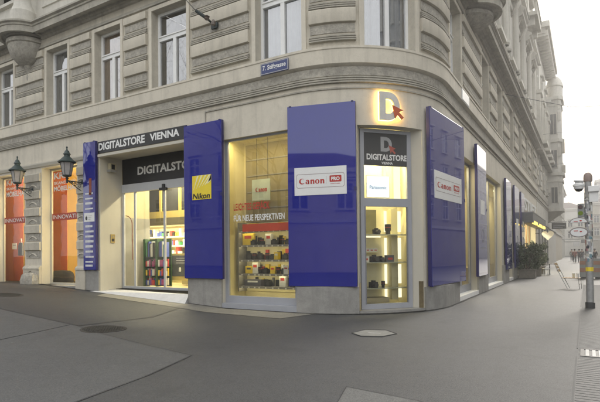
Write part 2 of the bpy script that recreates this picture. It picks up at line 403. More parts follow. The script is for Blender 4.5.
for i in range(6): a, b = pts[i], pts[(i + 1) % 6]; mb.quad([(*a, -.03), (*b, -.03), (*b, .010), (*a, .010)])
mb.build('slab', mat('cover_stone', (.22, .215, .19), .85, .2, 5, .5, 60), t)
mb = MB(); mb.box(-.22, .04, -2.24, -2.17, .004, .014); mb.build('lifting_slot', mat('slot', (.30, .29, .27), .7), t)
mb = MB()
for i in range(6):
    a, b = pts[i], pts[(i + 1) % 6]; mb.tube([(a[0], a[1], .004), (b[0], b[1], .004)], .016, 5)
mb.build('frame', MATS['crack_tar'], t)
t = thing('drain_grate', 'dark iron drain grate beside the pavement line at lower right', 'drain grate', (3.7, -2.4, 0))
mb = MB(); x0, x1, y0, y1 = 3.42, 4.2, -2.72, -2.10
for a in ((x0, x1, y0, y0 + .05), (x0, x1, y1 - .05, y1), (x0, x0 + .05, y0 + .05, y1 - .05), (x1 - .05, x1, y0 + .05, y1 - .05)): mb.box(*a, -.05, .014)
mb.build('frame', mat('grate_iron', (.05, .05, .048), .5, .3, 20), t)
mb = MB(); mb.box(x0 + .05, x1 - .05, y0 + .05, y1 - .05, -.05, .0055); mb.build('pit', M_BLACK, t)
mb = MB()
for i in range(8): mb.box(x0 + .07 + i * .088, x0 + .115 + i * .088, y0 + .05, y1 - .05, -.05, .013)
mb.build('bars', mat('worn_steel', (.32, .32, .31), .45, .2, 20), t)

# ------------------------------------------------------------------ the corner building
S_END = 36.0; S_LEFT = -26.0
B = thing('corner_building', 'beige corner building with rounded corner and banded plaster above the blue panelled shop', 'building', (-R, 0, 0))
DEP = .27
upw = [(-20.3, -18.9), (-17.3, -15.9), (-14.9, -13.48), (-11.15, -9.83), (-8.24, -6.86), (-5.33, -3.79), (-1.15, .36), (2.03, 3.57), (5.85, 7.4), (11.15, 12.75), (15.0, 16.6), (19.35, 20.95), (23.3, 24.9), (27.3, 28.9), (31.3, 32.9)]
ZS, ZH = 7.0, 9.6
op1 = [(a, b, ZS, ZH, DEP) for a, b in upw]
KRE1 = (-15.0, -12.68, .40, 5.0, .38); KRE2 = (-11.53, -9.31, .45, 5.05, .38)
ENT = (-8.0, -3.75, -.2, 5.15, .95); BIG = (-2.42, .15, .12, 4.98, .16); DOOR = (1.82, 3.80, .02, 4.95, .34)
RW = [(6.5, 9.70, .06, 4.85, .24), (11.7, 15.9, .06, 4.85, .24), (18.0, 19.7, .06, 4.85, .24), (21.6, 23.6, .06, 4.85, .24)]
SH2 = (25.6, 34.6, .06, 4.1, .5)
op0 = [KRE1, KRE2, ENT, BIG, DOOR] + RW + [SH2]
mb = MB(Wm); wall_grid(mb, S_LEFT, S_END, -.3, 6.05, op0); mb.build('ground_floor_wall', M_SMOOTH, B, smooth=True)
for q in op0: mb = MB(Wm); reveals(mb, [q]); mb.build('opening_reveal', M_JAMB, B, smooth=True)
mb = MB(Wm); wall_grid(mb, S_LEFT, S_END, 6.05, 11.0, op1); reveals(mb, op1); mb.build('first_floor_wall', M_PLASTER, B, smooth=True)
# upper floors
up2 = [((a + b) / 2 - .7, (a + b) / 2 + .7) for a, b in upw if b > 5.6 or b < -3]
op2 = [(a, b, 12.3, 15.3, .35) for a, b in up2] + [(a, b, 17.9, 20.3, .3) for a, b in up2]
mb = MB(Wm); wall_grid(mb, S_LEFT, S_END, 11.0, 23.5, op2); reveals(mb, op2); mb.build('upper_wall', M_PALE, B, smooth=True)
# plinth and band courses
mb = MB(Wm)
for a, b, h in ((-9.31, -8.0, 1.06), (-3.75, -2.42, .93), (.15, 1.82, .70), (3.80, 6.5, .64), (9.70, 11.7, .92), (15.9, 18.0, .92), (19.7, 21.6, .92), (23.6, 25.6, .92)):
    mb = MB(Wm); mb.box(a + .003, b - .003, .0, .07, -.3, h); mb.build('plinth', M_PLINTH, B, smooth=True)
mb = MB(Wm); mb.sweep([(0, 6.50), (.11, 6.545), (.12, 6.555), (.12, 6.92), (.14, 6.94), (.14, 7.0), (0, 7.0)], S_LEFT, S_END); mb.build('sill_course', M_SMOOTH, B, smooth=True)
mb = MB(Wm); mb.sweep([(0, 6.26), (.022, 6.26), (.022, 6.49), (0, 6.49)], S_LEFT, S_END); mb.build('rough_course', M_ROUGH, B)
mb = MB(Wm)
for i, (z, o) in enumerate(((6.05, .075), (6.115, .062), (6.18, .048))): mb.sweep([(0, z), (o, z + .012), (o, z + .05), (0, z + .055)], S_LEFT, S_END)
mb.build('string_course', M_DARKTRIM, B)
mb = MB(Wm); mb.sweep([(0, 5.90), (.03, 5.905), (.03, 5.945), (0, 5.95)], -3.03, S_END); mb.box(-3.055, -3.03, 0, .03, 5.2, 5.95); mb.build('fascia_line', M_DARKTRIM, B)
mb = MB(Wm); mb.sweep([(0, 5.08), (.05, 5.10), (.09, 5.20), (.09, 5.25), (0, 5.28)], S_LEFT, -8.72); mb.sweep([(0, 5.06), (.10, 5.08), (.10, 5.17), (0, 5.18)], -8.0, -3.84); mb.build('lintel_moulding', M_JAMB, B)
# window-head line and main cornice
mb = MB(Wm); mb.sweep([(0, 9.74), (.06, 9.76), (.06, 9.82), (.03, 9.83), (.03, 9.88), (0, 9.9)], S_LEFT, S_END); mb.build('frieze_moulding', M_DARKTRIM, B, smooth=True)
cprof = [(0, 10.10), (.06, 10.12), (.08, 10.18), (.16, 10.20), (.18, 10.26), (.30, 10.27), (.34, 10.20), (.46, 10.20), (.46, 10.42), (.50, 10.44), (.50, 10.50), (.58, 10.54), (.58, 10.60), (0, 10.86)]
mb = MB(Wm); mb.sweep(cprof, S_LEFT, -11.15); mb.sweep(cprof, -13.55, -11.15) if False else None
mb = MB(Wm)
BOWS = (-12.35, 9.15); BR = .62
segs = [(S_LEFT, BOWS[0] - BR - .3), (BOWS[0] + BR + .3, BOWS[1] - BR - .3), (BOWS[1] + BR + .3, S_END)]
for a, b in segs: mb.sweep(cprof, a, b)
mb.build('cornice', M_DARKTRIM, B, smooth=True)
for sb in BOWS:
    f = lambda a, b, c, sb=sb: Wm(sb + a, max(b, 0), c)
    mb = MB(f)
    mb.lathe([(r_ + BR + .3 - .28, z) for r_, z in cprof], k=28, a0=0, a1=PI); mb.build('cornice_bow', M_DARKTRIM, B, smooth=True)
    mb = MB(f); mb.lathe([(.03, 8.55), (.09, 8.62), (.12, 8.8), (.08, 8.95), (.14, 9.1), (.20, 9.22), (.45, 9.32), (.66, 9.55), (.76, 9.85), (.76, 9.95), (.82, 9.98), (.82, 10.12), (.0, 10.12)] if sb < 0 else [(0, 9.70), (.30, 9.74), (.58, 9.84), (.74, 9.98), (.80, 10.0), (.80, 10.12), (0, 10.12)], k=28, a0=0, a1=PI); mb.build('corbel', M_ROUGH, B, smooth=True)
    mb = MB(f); mb.lathe([(.60, 10.7), (.60, 11.2), (.56, 11.25), (.56, 14.5)], k=28, a0=0, a1=PI); mb.build('bow_drum', M_PALE, B, smooth=True)
    mb = MB(f); mb.lathe([(.46, 10.75), (.46, 11.15), (.42, 11.2), (.40, 11.3), (.34, 11.42), (.30, 11.6), (.28, 15)], c=(.25, .38), k=18); mb.build('column', M_PALE, B, smooth=True)
# plinth lines of the second floor
mb = MB(Wm)
for a, b in segs: mb.sweep([(0, 11.35), (.05, 11.37), (.05, 11.46), (0, 11.5)], a, b); mb.sweep([(0, 12.0), (.14, 12.04), (.14, 12.14), (0, 12.18)], a, b)
mb.build('upper_sill_course', M_PALE, B, smooth=True)
# banded rustication of the first floor
gaps = []
e = [S_LEFT] + [x for a, b in upw for x in (a - .13, b + .13)] + [S_END]
for i in range(0, len(e), 2): gaps.append((e[i], e[i + 1]))
for a, b in gaps:
    if b - a < .3: continue
    mblk, mrough, mline = MB(Wm), MB(Wm), MB(Wm)
    a += .09; b -= .09
    for k in range(4):
        z = 9.40 - k * .885
        lo = max(z - .885 + .30, 7.02)
        # smooth block: top z-.40 .. bottom shadow joint ; rough band beneath
        t1 = z + .0
        if k < 2: mblk.sweep([(0, z - .86), (.085, z - .85), (.09, z - .84), (.09, z - .50), (.08, z - .485), (0, z - .48)], a, b)
        mrough.sweep([(0, z - .235), (.02, z - .235), (.02, z - .005), (0, z - .005)], a + .02, b - .02)
        if z - .475 > 7.0:
            for q, (dz, oo) in enumerate(((.468, .085), (.405, .065), (.342, .045))): mline.sweep([(0, z - dz), (oo, z - dz + .012), (oo, z - dz + .046), (0, z - dz + .05)], a, b)
    mblk.sweep([(0, 9.42), (.085, 9.43), (.09, 9.44), (.09, 9.66), (0, 9.67)], a, b)
    mblk.build('rusticated_pier', M_SMOOTH, B, smooth=True); mrough.build('rough_bands', M_ROUGH, B); mline.build('pier_fillets', M_DARKTRIM, B)
# window architraves
for a, b in upw:
    mb = MB(Wm)
    for x0, x1 in ((a - .125, a), (b, b + .125)): mb.box(x0, x1, 0, .035, ZS, ZH + .125)
    mb.box(a, b, 0, .033, ZH, ZH + .125)
    mb.build('window_surround', M_SMOOTH, B, smooth=True)
# rusticated piers of the left shop front
def pier(s0, s1, top, z0):
    mbk, mrg, mbs = MB(Wm), MB(Wm), MB(Wm)
    z = top
    while z > z0 + .5:
        mbk.sweep([(0, z - .42), (.07, z - .40), (.07, z - .12), (.05, z - .08), (0, z - .08)], s0 + .05, s1 - .05)
        mrg.box(s0 + .1, s1 - .1, 0, .02, z - .72, z - .44)
        mid = (s0 + s1) / 2
        st = [(mid - .28 + .56 * i / 8, .045, z - .66 + .10 * math.sin(PI * i / 8)) for i in range(9)]
        for i in range(8): mbk.quad([st[i], st[i + 1], (st[i + 1][0], .02, st[i + 1][2] + .04), (st[i][0], .02, st[i][2] + .04)])
        z -= .68
    mbs.box(s0 + .02, s1 - .02, 0, .10, -.2, z0); mbs.sweep([(0, z0), (.12, z0 + .01), (.12, z0 + .08), (.06, z0 + .15), (0, z0 + .16)], s0 + .02, s1 - .02)
    mbk.build('pier_blocks', M_PLASTER, B); mrg.build('pier_rough_panels', M_ROUGH, B); mbs.build('pier_base', M_PLASTER, B)
pier(-12.68, -11.53, 4.95, 1.05); pier(-9.31, -8.72, 4.95, 1.05); pier(-16.4, -15.0, 4.95, 1.05)
# second-floor pediments, pilasters, balustrades on the side street
mp, mc, mq = MB(Wm), MB(Wm), MB(Wm)
for a, b in up2:
    if a < 5: continue
    c = (a + b) / 2
    mp.sweep([(0, 16.0), (.30, 16.02), (.45, 16.12), (.45, 16.3), (.58, 16.4), (.58, 16.5), (0, 16.9)], c - 1.1, c + 1.1)
    for q in (c - 1.0, c + .76): mc.sweep([(0, 15.2), (.10, 15.3), (.24, 15.7), (.34, 15.9), (.34, 16.0), (0, 16.0)], q, q + .24)
    mp.sweep([(0, 15.45), (.1, 15.47), (.12, 15.7), (0, 15.75)], c - .75, c + .75)
    mq.box(c - .95, c + .95, 0, .3, 12.02, 12.2); mq.box(c - .95, c + .95, .0, .12, 11.5, 12.0)
    mp.sweep([(0, 20.8), (.3, 20.85), (.4, 21.0), (0, 21.3)], c - 1, c + 1)
    for q in (c - 1.9, c + 1.55):
        mq.lathe([(.20, 12.2), (.24, 12.3), (.19, 12.5), (.17, 16.2), (.22, 16.3), (.30, 16.6), (.30, 16.8)], c=(q + .17, .10), k=10)
        mq.box(q, q + .36, 0, .16, 17.6, 21.2)
mp.build('pediments', M_PALE, B); mc.build('consoles', M_ROUGH, B); mq.build('pilasters', M_PALE, B, smooth=True)
mb = MB(Wm)
mb.sweep([(0, 16.95), (.25, 17.0), (.3, 17.2), (.5, 17.3), (.5, 17.45), (0, 17.7)], 5.5, S_END)
mb.sweep([(0, 22.6), (.2, 22.7), (.35, 23.0), (.7, 23.2), (.7, 23.5), (0, 24)], S_LEFT, S_END); mb.build('upper_cornice', M_PALE, B)
# balconies on the third floor
for c in (20.15, 28.1):
    mb = MB(Wm); mb.box(c - 1.6, c + 1.6, 0, 1.0, 17.45, 17.7); mb.box(c - 1.3, c - 1.0, 0, .8, 16.9, 17.45); mb.box(c + 1.0, c + 1.3, 0, .8, 16.9, 17.45)
    ob = mb.build('balcony', M_PALE, B)
    mb = MB(Wm)
    for i in range(12): mb.lathe([(.05, 17.7), (.09, 17.9), (.05, 18.15), (.06, 18.4)], c=(c - 1.45 + i * .264, .9), k=8)
    mb.box(c - 1.6, c + 1.6, .8, 1.0, 18.4, 18.55); mb.build('balustrade', M_PALE, ob, smooth=True)
mb = MB(); mb.quad([(-29.3, 0, 23.5), (0, 0, 23.5), (0, 34.5, 23.5), (-29.3, 34.5, 23.5)]); mb.build('roof', M_DARKTRIM, B)
mb = MB(); mb.box(-29.5, -29.316, 0, 34.5, -.3, 23.5); mb.box(-29.3, 0, 34.1, 34.3, -.3, 23.5); mb.build('rear_walls', M_PLASTER, B)

# windows: frame > pane, curtain
M_CURT = mat('curtain', (.50, .53, .58), .9, .12, 4)
M_CURTD = mat('dark_blind', (.30, .32, .35), .9, .2, 2)
M_CURTREFL = mat('curtain_reflection_tan', (.50, .36, .24), .9, .15, 6)  # orange reflection in one window, put into the curtain colour
def window(parent, s0, s1, z0, z1, dep, curtain=None, tr=.66, mull=True, curt_depth=.18, frm=None):
    o0, o1 = -dep - .07, -dep + .02; f = MB(Wm); w = .085
    zt = z0 + (z1 - z0) * tr
    f.box(s0 + .003, s0 + w, o0, o1, z0, z1); f.box(s1 - w, s1 - .003, o0, o1, z0, z1)
    f.box(s0 + w, s1 - w, o0, o1, z0, z0 + w); f.box(s0 + w, s1 - w, o0, o1, z1 - w, z1)
    f.box(s0 + w, s1 - w, o0, o1 + .02, zt - .06, zt + .06); f.box(s0 + w, s1 - w, o0, o1 + .05, zt + .06, zt + .10)
    if mull:
        m = (s0 + s1) / 2; f.box(m - .065, m + .065, o0, o1 + .015, z0 + w, zt - .06)
    fr = f.build('window', frm or M_WHITE, parent)
    g = MB(Wm); st = stations(s0 + .05, s1 - .05)
    for i in range(len(st) - 1): g.quad([(st[i], -dep - .03, z0 + .05), (st[i + 1], -dep - .03, z0 + .05), (st[i + 1], -dep - .03, z1 - .05), (st[i], -dep - .03, z1 - .05)])
    g.build('pane', M_GLASS, fr)
    sl_ = MB(Wm); sl_.box(s0 + .002, s1 - .002, -dep + .02, .10, z0 - .02, z0 + .012); sl_.build('sill', M_PLINTH, fr)
    if curtain is not None:
        c = MB(Wm); n = 36
        for i in range(n):
            a, b = s0 + (s1 - s0) * i / n, s0 + (s1 - s0) * (i + 1) / n
            qa, qb = (.035 * math.sin(i * 1.7) + .02 * math.sin(i * .9), .035 * math.sin((i + 1) * 1.7) + .02 * math.sin((i + 1) * .9))
            c.quad([(a, -dep - curt_depth + qa, z0), (b, -dep - curt_depth + qb, z0), (b, -dep - curt_depth + qb, z1), (a, -dep - curt_depth + qa, z1)])
        c.build('curtain', curtain, fr, smooth=True)
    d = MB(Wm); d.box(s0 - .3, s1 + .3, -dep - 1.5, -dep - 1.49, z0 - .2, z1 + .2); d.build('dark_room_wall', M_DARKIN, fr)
    return fr
for i, (a, b) in enumerate(upw):
    window(B, a, b, ZS, ZH, DEP, M_CURT if i in (6, 7, 8, 10) else (M_CURTREFL if i == 4 else None if i == 5 else M_CURTD), curt_depth=.16 if i in (6, 7) else .12)
for a, b, c, d, dep in op2:
    if a > 5: window(B, a, b, c, d, dep, M_CURTD)

# ------------------------------------------------------------------ shop rooms behind the glass (parts of the building)
def room(name, s0, s1, o0, o1, z0, z1, wallm, floorm, ceilm=None, back=True):
    mb = MB(Wm); st = stations(s0, s1, .3)
    for i in range(len(st) - 1 if back else 0): mb.quad([(st[i], o1, z0), (st[i + 1], o1, z0), (st[i + 1], o1, z1), (st[i], o1, z1)])
    for x in (s0, s1): mb.quad([(x, o0, z0), (x, o1, z0), (x, o1, z1), (x, o0, z1)])
    r = mb.build(name, wallm, B)
    for nm, z, m in (('room_floor', z0, floorm), ('room_ceiling', z1, ceilm or wallm)):
        mb = MB(Wm)
        for i in range(len(st) - 1): mb.quad([(st[i], o0, z), (st[i + 1], o0, z), (st[i + 1], o1, z), (st[i], o1, z)])
        mb.build(nm, m, r)
    return r
M_FLOORW = mat('interior_floor', (.36, .29, .15), .35, .12, 3)
room('entrance_hall', -14.8, -2.7, -2.3, -4.75, .365, 4.95, M_BEIGE, M_FLOORW)
room('entrance_lobby', -8.05, -2.7, -.96, -2.3, .365, 4.95, M_BEIGE, M_FLOORW, back=False)
room('big_window_display', -2.455, .22, -.17, -1.12, .12, 5.1, M_CREAM, M_BEIGE)
room('corner_display', 1.55, 4.35, -.36, -1.25, .12, 5.0, M_CREAM, M_CREAM)
room('side_window_displays', 6.2, 24.8, -.26, -1.6, .06, 5.0, M_CREAM, M_BEIGE)
room('left_window_display', -12.95, -9.15, -.40, -1.9, .42, 5.15, M_YWALL, M_FLOORW)
room('far_left_window_display', -17.2, -13.0, -.40, -1.9, .38, 5.15, M_YWALL, M_FLOORW)
room('cafe_interior', 25.4, 34.8, -.52, -2.5, .06, 4.2, M_BEIGE, M_FLOORW)

def ceiling_lamp(s0, s1, o0, o1, z, label, m=M_LAMP):
    t = thing('ceiling_lamp', label, 'lamp', Wm((s0 + s1) / 2, (o0 + o1) / 2, z))
    mb = MB(Wm); mb.box(s0, s1, min(o0, o1), max(o0, o1), z, z + .06); mb.build('housing', M_WHITE, t)
    st = stations(s0 + .02, s1 - .02); mb = MB(Wm)
    for i in range(len(st) - 1): mb.quad([(st[i], o0 + .02 * (1 if o1 > o0 else -1), z - .004), (st[i + 1], o0 + .02 * (1 if o1 > o0 else -1), z - .004), (st[i + 1], o1 - .02 * (1 if o1 > o0 else -1), z - .004), (st[i], o1 - .02 * (1 if o1 > o0 else -1), z - .004)])
    mb.build('tube', m, t)
ceiling_lamp(-7.4, -3.4, -2.0, -2.25, 4.8, 'warm ceiling light inside the entrance hall nearest the glass doors')
ceiling_lamp(-11.5, -3.4, -3.3, -3.5, 2.98, 'warm ceiling light deep inside the entrance hall over the lit shelves')
ceiling_lamp(-2.5, .1, -.19, -.29, 5.03, 'warm light strip at the top of the big display window', M_LAMPD)
ceiling_lamp(2.1, 3.7, -.55, -.72, 4.9, 'warm light strip at the top of the corner door display', M_LAMPC)
for a, b, w in ((6.7, 9.5, 'first'), (12, 15.6, 'second'), (18.0, 19.7, 'third'), (21.6, 23.4, 'fourth')): ceiling_lamp(a, b, -.5, -.68, 4.8, 'warm light strip in the %s side street window from the corner' % w, M_LAMPS)
ceiling_lamp(-12.6, -9.4, -.42, -.56, 5.07, 'warm light in the orange window nearest the entrance', M_LAMPK)
ceiling_lamp(-16.4, -13.2, -.42, -.56, 5.07, 'warm light in the orange window at far left', M_LAMPK)
ceiling_lamp(26.5, 33.5, -.9, -1.2, 4.0, 'warm light inside the shop under the canopy', M_LAMP)

for s_, lab in ((-9.22, 'added unseen fill light at the right side of the orange window nearest the entrance'), (-13.06, 'added unseen fill light at the right side of the far left orange window')):  # unseen fill lights behind the piers, added to brighten the orange banners
    t = thing('fill_lamp', lab, 'lamp', Wm(s_, -.6, .6))
    mb = MB(Wm); mb.box(s_, s_ + .05, -.72, -.58, .6, 4.8); mb.build('housing', M_WHITE, t)
    mb = MB(Wm); mb.quad([(s_ - .005, -.71, .65), (s_ - .005, -.59, .65), (s_ - .005, -.59, 4.75), (s_ - .005, -.71, 4.75)]); mb.build('tube', M_FILL, t)
# ------------------------------------------------------------------ entrance
mb = MB(Wm); o_ = -.95
for a, b in ((-7.99, -7.90), (-7.36, -7.28), (-5.86, -5.78), (-3.86, -3.76)): mb.box(a, b, o_ - .06, o_, .31, 3.90)
mb.box(-7.99, -3.76, o_ - .09, o_ + .03, 3.90, 4.20); mb.box(-7.99, -3.76, o_ - .06, o_ + .01, .33, .46)
ed = mb.build('entrance_door', mat('pale_aluminium', (.50, .51, .52), .4, .05, 4), B)
mb = MB(Wm)
for a, b in ((-7.9, -7.36), (-7.28, -5.86), (-5.78, -3.86)): mb.quad([(a, o_ - .03, .46), (b, o_ - .03, .46), (b, o_ - .03, 3.9), (a, o_ - .03, 3.9)])
mb.build('glass_panes', M_SHOPGLASS, ed)
mb = MB(Wm); mb.box(-5.95, -5.62, o_ + .03, o_ + .12, 3.84, 3.93); mb.box(-5.83, -5.73, o_ + .03, o_ + .1, 3.93, 4.06); mb.build('door_sensor', M_BLACK, ed)
mb = MB(); pts = []
for i in range(15):
    t = i / 14; zz = 3.05 - 1.3 * t if t > .3 else 3.05
    a = PI / 2 * min(1, t / .4); pts.append(Wm(-7.93 + .34 * math.sin(a), -1.06, 2.72 + .34 * math.cos(a) if t <= .4 else 2.72 - 1.3 * (t - .4) / .6))
mb.tube(pts, .018, 6); mb.build('door_handle', mat('dark_red_tube', (.14, .035, .02), .4), ed)
mb = MB(Wm); mb.box(-7.99, -3.76, o_ - .08, o_ + .0, 4.2, 5.14); 
sg = thing('shop_sign', 'wide black sign with white lettering DIGITALSTORE inside the entrance recess', 'sign', Wm(-5.9, o_, 4.2))
mb.build('board', M_BLACK, sg)
def wall_text(body, s0, s1, z0, z1, o, parent, m, bold=.03, name='lettering', thick=.0, spacing=1.0):
    F, L = chord(s0, s1, o); b = MB(fmat(F)); put(b, text_geo(body, L, z1 - z0, bold, spacing), 0, z0, thick=thick); return b.build(name, m, parent)
wall_text('DIGITALSTORE', -7.16, -4.1, 4.50, 4.80, o_, sg, M_LETTER, .035)
mb = MB(Wm); mb.box(-8.06, -3.80, .005, .04, 5.22, 5.63)
sg = thing('fascia_sign', 'long black strip reading DIGITALSTORE VIENNA on the wall over the entrance', 'sign', Wm(-6, 0, 5.22))
mb.build('board', M_BLACK, sg)
wall_text('DIGITALSTORE', -8.02, -5.66, 5.31, 5.58, .04, sg, M_LETTER, .035); wall_text('VIENNA', -5.42, -4.10, 5.33, 5.57, .04, sg, M_LETTER, .035)
# ramp and mat
t = thing('entrance_ramp', 'white chequer plate ramp in front of the glass entrance', 'ramp', Wm(-6, 0, .1))
fl = [(-8.28, .22), (-3.72, .24)]; bk = [(-7.96, -.62), (-3.79, -.02)]
g0, g1 = gz(-8.28 - R) + .012, gz(-3.72 - R) + .012
mb = MB(Wm); mb.quad([(-8.28, .22, g0), (-3.72, .24, g1), (-3.79, -.02, .36), (-7.96, -.62, .36)])
mb.quad([(-8.28, .22, g0), (-7.96, -.62, .36), (-7.96, -.62, .1), (-8.28, .22, .1)]); mb.quad([(-3.72, .24, g1), (-3.79, -.02, .36), (-3.79, -.02, 0), (-3.72, .24, 0)])
mb.build('plate', mat('chequer_plate', (.55, .55, .55), .6, .08, 6), t)
mb = MB(Wm)
for i in range(46):
    for j in range(5):
        u = (i + .5) / 46; v = (j + .5) / 5
        def P(u, v):
            a = (fl[0][0] + (fl[1][0] - fl[0][0]) * u, fl[0][1]); b = (bk[0][0] + (bk[1][0] - bk[0][0]) * u, bk[0][1] + (bk[1][1] - bk[0][1]) * u)
            return (a[0] + (b[0] - a[0]) * v, a[1] + (b[1] - a[1]) * v, (g0 + (g1 - g0) * u) * (1 - v) + .36 * v + .006)
        du, dv = (.0085, .085) if (i + j) % 2 else (.0085, -.085)
        a, b, c, d = P(u - du, v - dv), P(u - du + .006, v - dv), P(u + du, v + dv), P(u + du - .006, v + dv)
        mb.quad([a, b, c, d])
mb.build('tread_pattern', mat('plate_bar', (.10, .10, .105), .6, .1, 5), t)
t = thing('door_mat', 'black mat on the threshold between the ramp and the glass doors', 'mat', Wm(-6, -.6, .39))
mb = MB(Wm); mb.quad([(-7.97, -.63, .372), (-3.78, -.03, .372), (-3.78, -.94, .372), (-7.97, -.94, .372)]); mb.quad([(-7.97, -.63, .372), (-3.78, -.03, .372), (-3.78, -.03, .34), (-7.97, -.63, .34)]); mb.build('pile', mat('black_pile', (.010, .010, .010), 1.0, .3, 40, spec=.02), t)
mb = MB(Wm); mb.quad([(-7.97, -.625, .376), (-3.78, -.025, .376), (-3.78, -.04, .376), (-7.97, -.64, .376)]); mb.build('edge_strip', M_STEEL, t)
mb = MB(Wm); mb.box(-7.99, -3.76, -.95, -.64, -.1, .345); mb.build('threshold', M_PLINTH, B)
# fittings on the entrance jamb (the reveal plane is s = -8)
t = thing('floodlight', 'small beige lamp box high on the entrance side wall', 'lamp', Wm(-7.9, -.45, 4.6))
mb = MB(Wm); mb.box(-7.99, -7.84, -.56, -.30, 4.68, 4.92); mb.build('housing', M_BEIGE, t, bevel=.015)
mb = MB(Wm); mb.box(-7.99, -7.80, -.58, -.28, 4.60, 4.68); mb.build('hood', M_PLINTH, t)
mb = MB(Wm); mb.box(-7.845, -7.835, -.50, -.36, 4.70, 4.88); mb.build('lens', M_BLACK, t)
t = thing('intercom', 'small brass intercom plate on the cream entrance side wall', 'intercom', Wm(-7.99, -.5, 2.2))
mb = MB(Wm); mb.box(-7.995, -7.97, -.60, -.42, 2.04, 2.36); mb.build('plate', mat('brass', (.40, .31, .13), .4, .15, 9, metal=.5), t, bevel=.006)
mb = MB(Wm); mb.box(-7.97, -7.962, -.57, -.46, 2.10, 2.20); mb.build('speaker_grille', M_BLACK, t)
mb = MB(Wm); mb.box(-7.97, -7.960, -.55, -.48, 2.25, 2.29); mb.build('button', M_STEEL, t)

# inside the hall: mezzanine, lit shelves, stands
mb = MB(Wm); mb.box(-14.6, -2.75, -3.2, -2.6, 3.06, 3.32); mz = mb.build('mezzanine_beam', mat('yellow_beam', (.55, .44, .14), .6, .05, 3), B)
mb = MB(Wm)
for x in (-9.9, -8.9, -7.8, -6.75, -5.6, -4.5): mb.box(x - .05, x + .05, -2.72, -2.62, 3.30, 4.94)
mb.build('mezzanine_posts', MATS['yellow_beam'], mz)
mb = MB(Wm); mb.box(-14.6, -2.75, -2.70, -2.69, 3.32, 4.94); mb.build('mezzanine_window', M_DARKIN, mz)
mb = MB(Wm); mb.box(-14.6, -2.75, -2.64, -2.60, 2.78, 3.06); mb.build('dark_bulkhead', mat('olive_bulkhead', (.14, .12, .06), .7), B)
mb = MB(Wm); mb.box(-8.04, -7.98, -2.25, -.98, .3, 3.0); mb.build('grey_partition', mat('partition', (.24, .24, .23), .7), B)
PROD = [mat('prod_%d' % i, c, .5, .1, 5) for i, c in enumerate([(.02, .02, .02), (.55, .06, .04), (.06, .10, .40), (.70, .70, .66), (.06, .30, .10), (.75, .55, .05), (.35, .06, .20), (.10, .10, .12), (.06, .35, .42)])]
NUM = ['first', 'second', 'third', 'fourth', 'fifth', 'sixth', 'seventh', 'eighth', 'ninth', 'tenth']
def shelf_unit(label, s0, s1, o0, o1, z0, z1, zs, m, back=True, lit=True, posts=True):
    t = thing('display_shelf', label, 'shelf', Wm((s0 + s1) / 2, o1, z0))
    if back:
        mb = MB(Wm); mb.box(s0, s1, o0, o0 + .02, z0, z1); mb.build('back_panel', M_CREAM, t)
    if posts:
        mb = MB(Wm)
        for x in (s0, s1 - .04): mb.box(x, x + .04, o0 + .02, o1, z0, z1)
        mb.build('side_panel', m, t)
    for z in zs:
        mb = MB(Wm); mb.box(s0 + .04, s1 - .04, o0 + .02, o1, z - .03, z); mb.build('shelf_board', m, t)
        if lit:
            mb = MB(Wm); mb.box(s0 + .06, s1 - .06, o1 - .07, o1 - .045, z - .045, z - .031); mb.build('light_strip', M_LAMPW, t)
            mb = MB(Wm); mb.box(s0 + .04, s1 - .04, o1, o1 + .012, z - .06, z + .004); mb.build('front_lip', m, t)
    return t
mi = 0
hall = shelf_unit('tall lit shelf wall at the back of the entrance hall', -14.4, -2.9, -4.7, -4.3, .3, 2.95, (.8, 1.2, 1.6, 2.0, 2.4, 2.9), M_CREAM)
stock = thing('shelf_stock', 'rows of small coloured boxes filling the back shelf wall of the hall', 'boxes', Wm(-6.5, -5.6, .9)); stock['kind'] = 'stuff'
bms = [MB(Wm) for _ in PROD]
for z in (.8, 1.2, 1.6, 2.0, 2.4):
    x = -14.3
    while x < -3.1:
        w = random.uniform(.05, .16); h = random.uniform(.14, .36)
        bms[random.choice([0, 0, 1, 2, 3, 3, 3, 5, 7, 4])].box(x, x + w, -4.62, -4.62 + random.uniform(.1, .28), z, z + h); x += w + random.uniform(.004, .05)
for b, m in zip(bms, PROD):
    if b.v: b.build('box_row', m, stock)
for q, (a, lab) in enumerate(((-7.86, 'left'), (-7.19, 'right'))):
    t = thing('magazine_stand', 'green posted stand of colourful packets behind the doors, the %s of the pair' % lab, 'display stand', Wm(a + .28, -2, .4))
    mb = MB(Wm); mb.box(a, a + .10, -2.1, -1.8, .4, 2.2); mb.box(a + .10, a + .54, -2.12, -2.08, .4, 2.2)
    mb.build('frame', mat('green_post', (.035, .095, .03), .5), t)
    mb = MB(Wm)
    for z in (.45, .8, 1.15, 1.52): mb.box(a + .1, a + .54, -2.08, -1.78, z - .02, z)
    mb.build('tray', M_BLACK, t)
    bs = [MB(Wm) for _ in PROD]
    for z in (.45, .8, 1.15):
        for k in range(5):
            for w in range(2):
                x = a + .11 + k * .085; bs[random.choice([1, 3, 1, 2, 6, 5, 3, 0])].box(x, x + .08, -1.98 + w * .09, -1.92 + w * .09, z, z + random.uniform(.16, .28) + (0 if w else .05))
    for k in range(7): x = a + .11 + k * .06; bs[random.choice([2, 8, 3, 0, 4, 7])].box(x, x + .05, -2.0, -1.85, 1.52, 1.52 + random.uniform(.45, .62))
    for b, m in zip(bs, PROD):
        if b.v: b.build('packets', m, t)
t = thing('poster_board', 'grey framed poster board standing behind the glass doors on the right', 'poster board', Wm(-6.5, -2.2, .4))
mb = MB(Wm); mb.box(-6.93, -5.2, -2.26, -2.2, .62, 1.64); mb.build('frame', MATS['yellow_beam'], t)
mb = MB(Wm); mb.box(-6.85, -5.28, -2.2, -2.19, .78, 1.56); mb.build('sheet', mat('slate', (.09, .10, .10), .6, .3, 6), t)
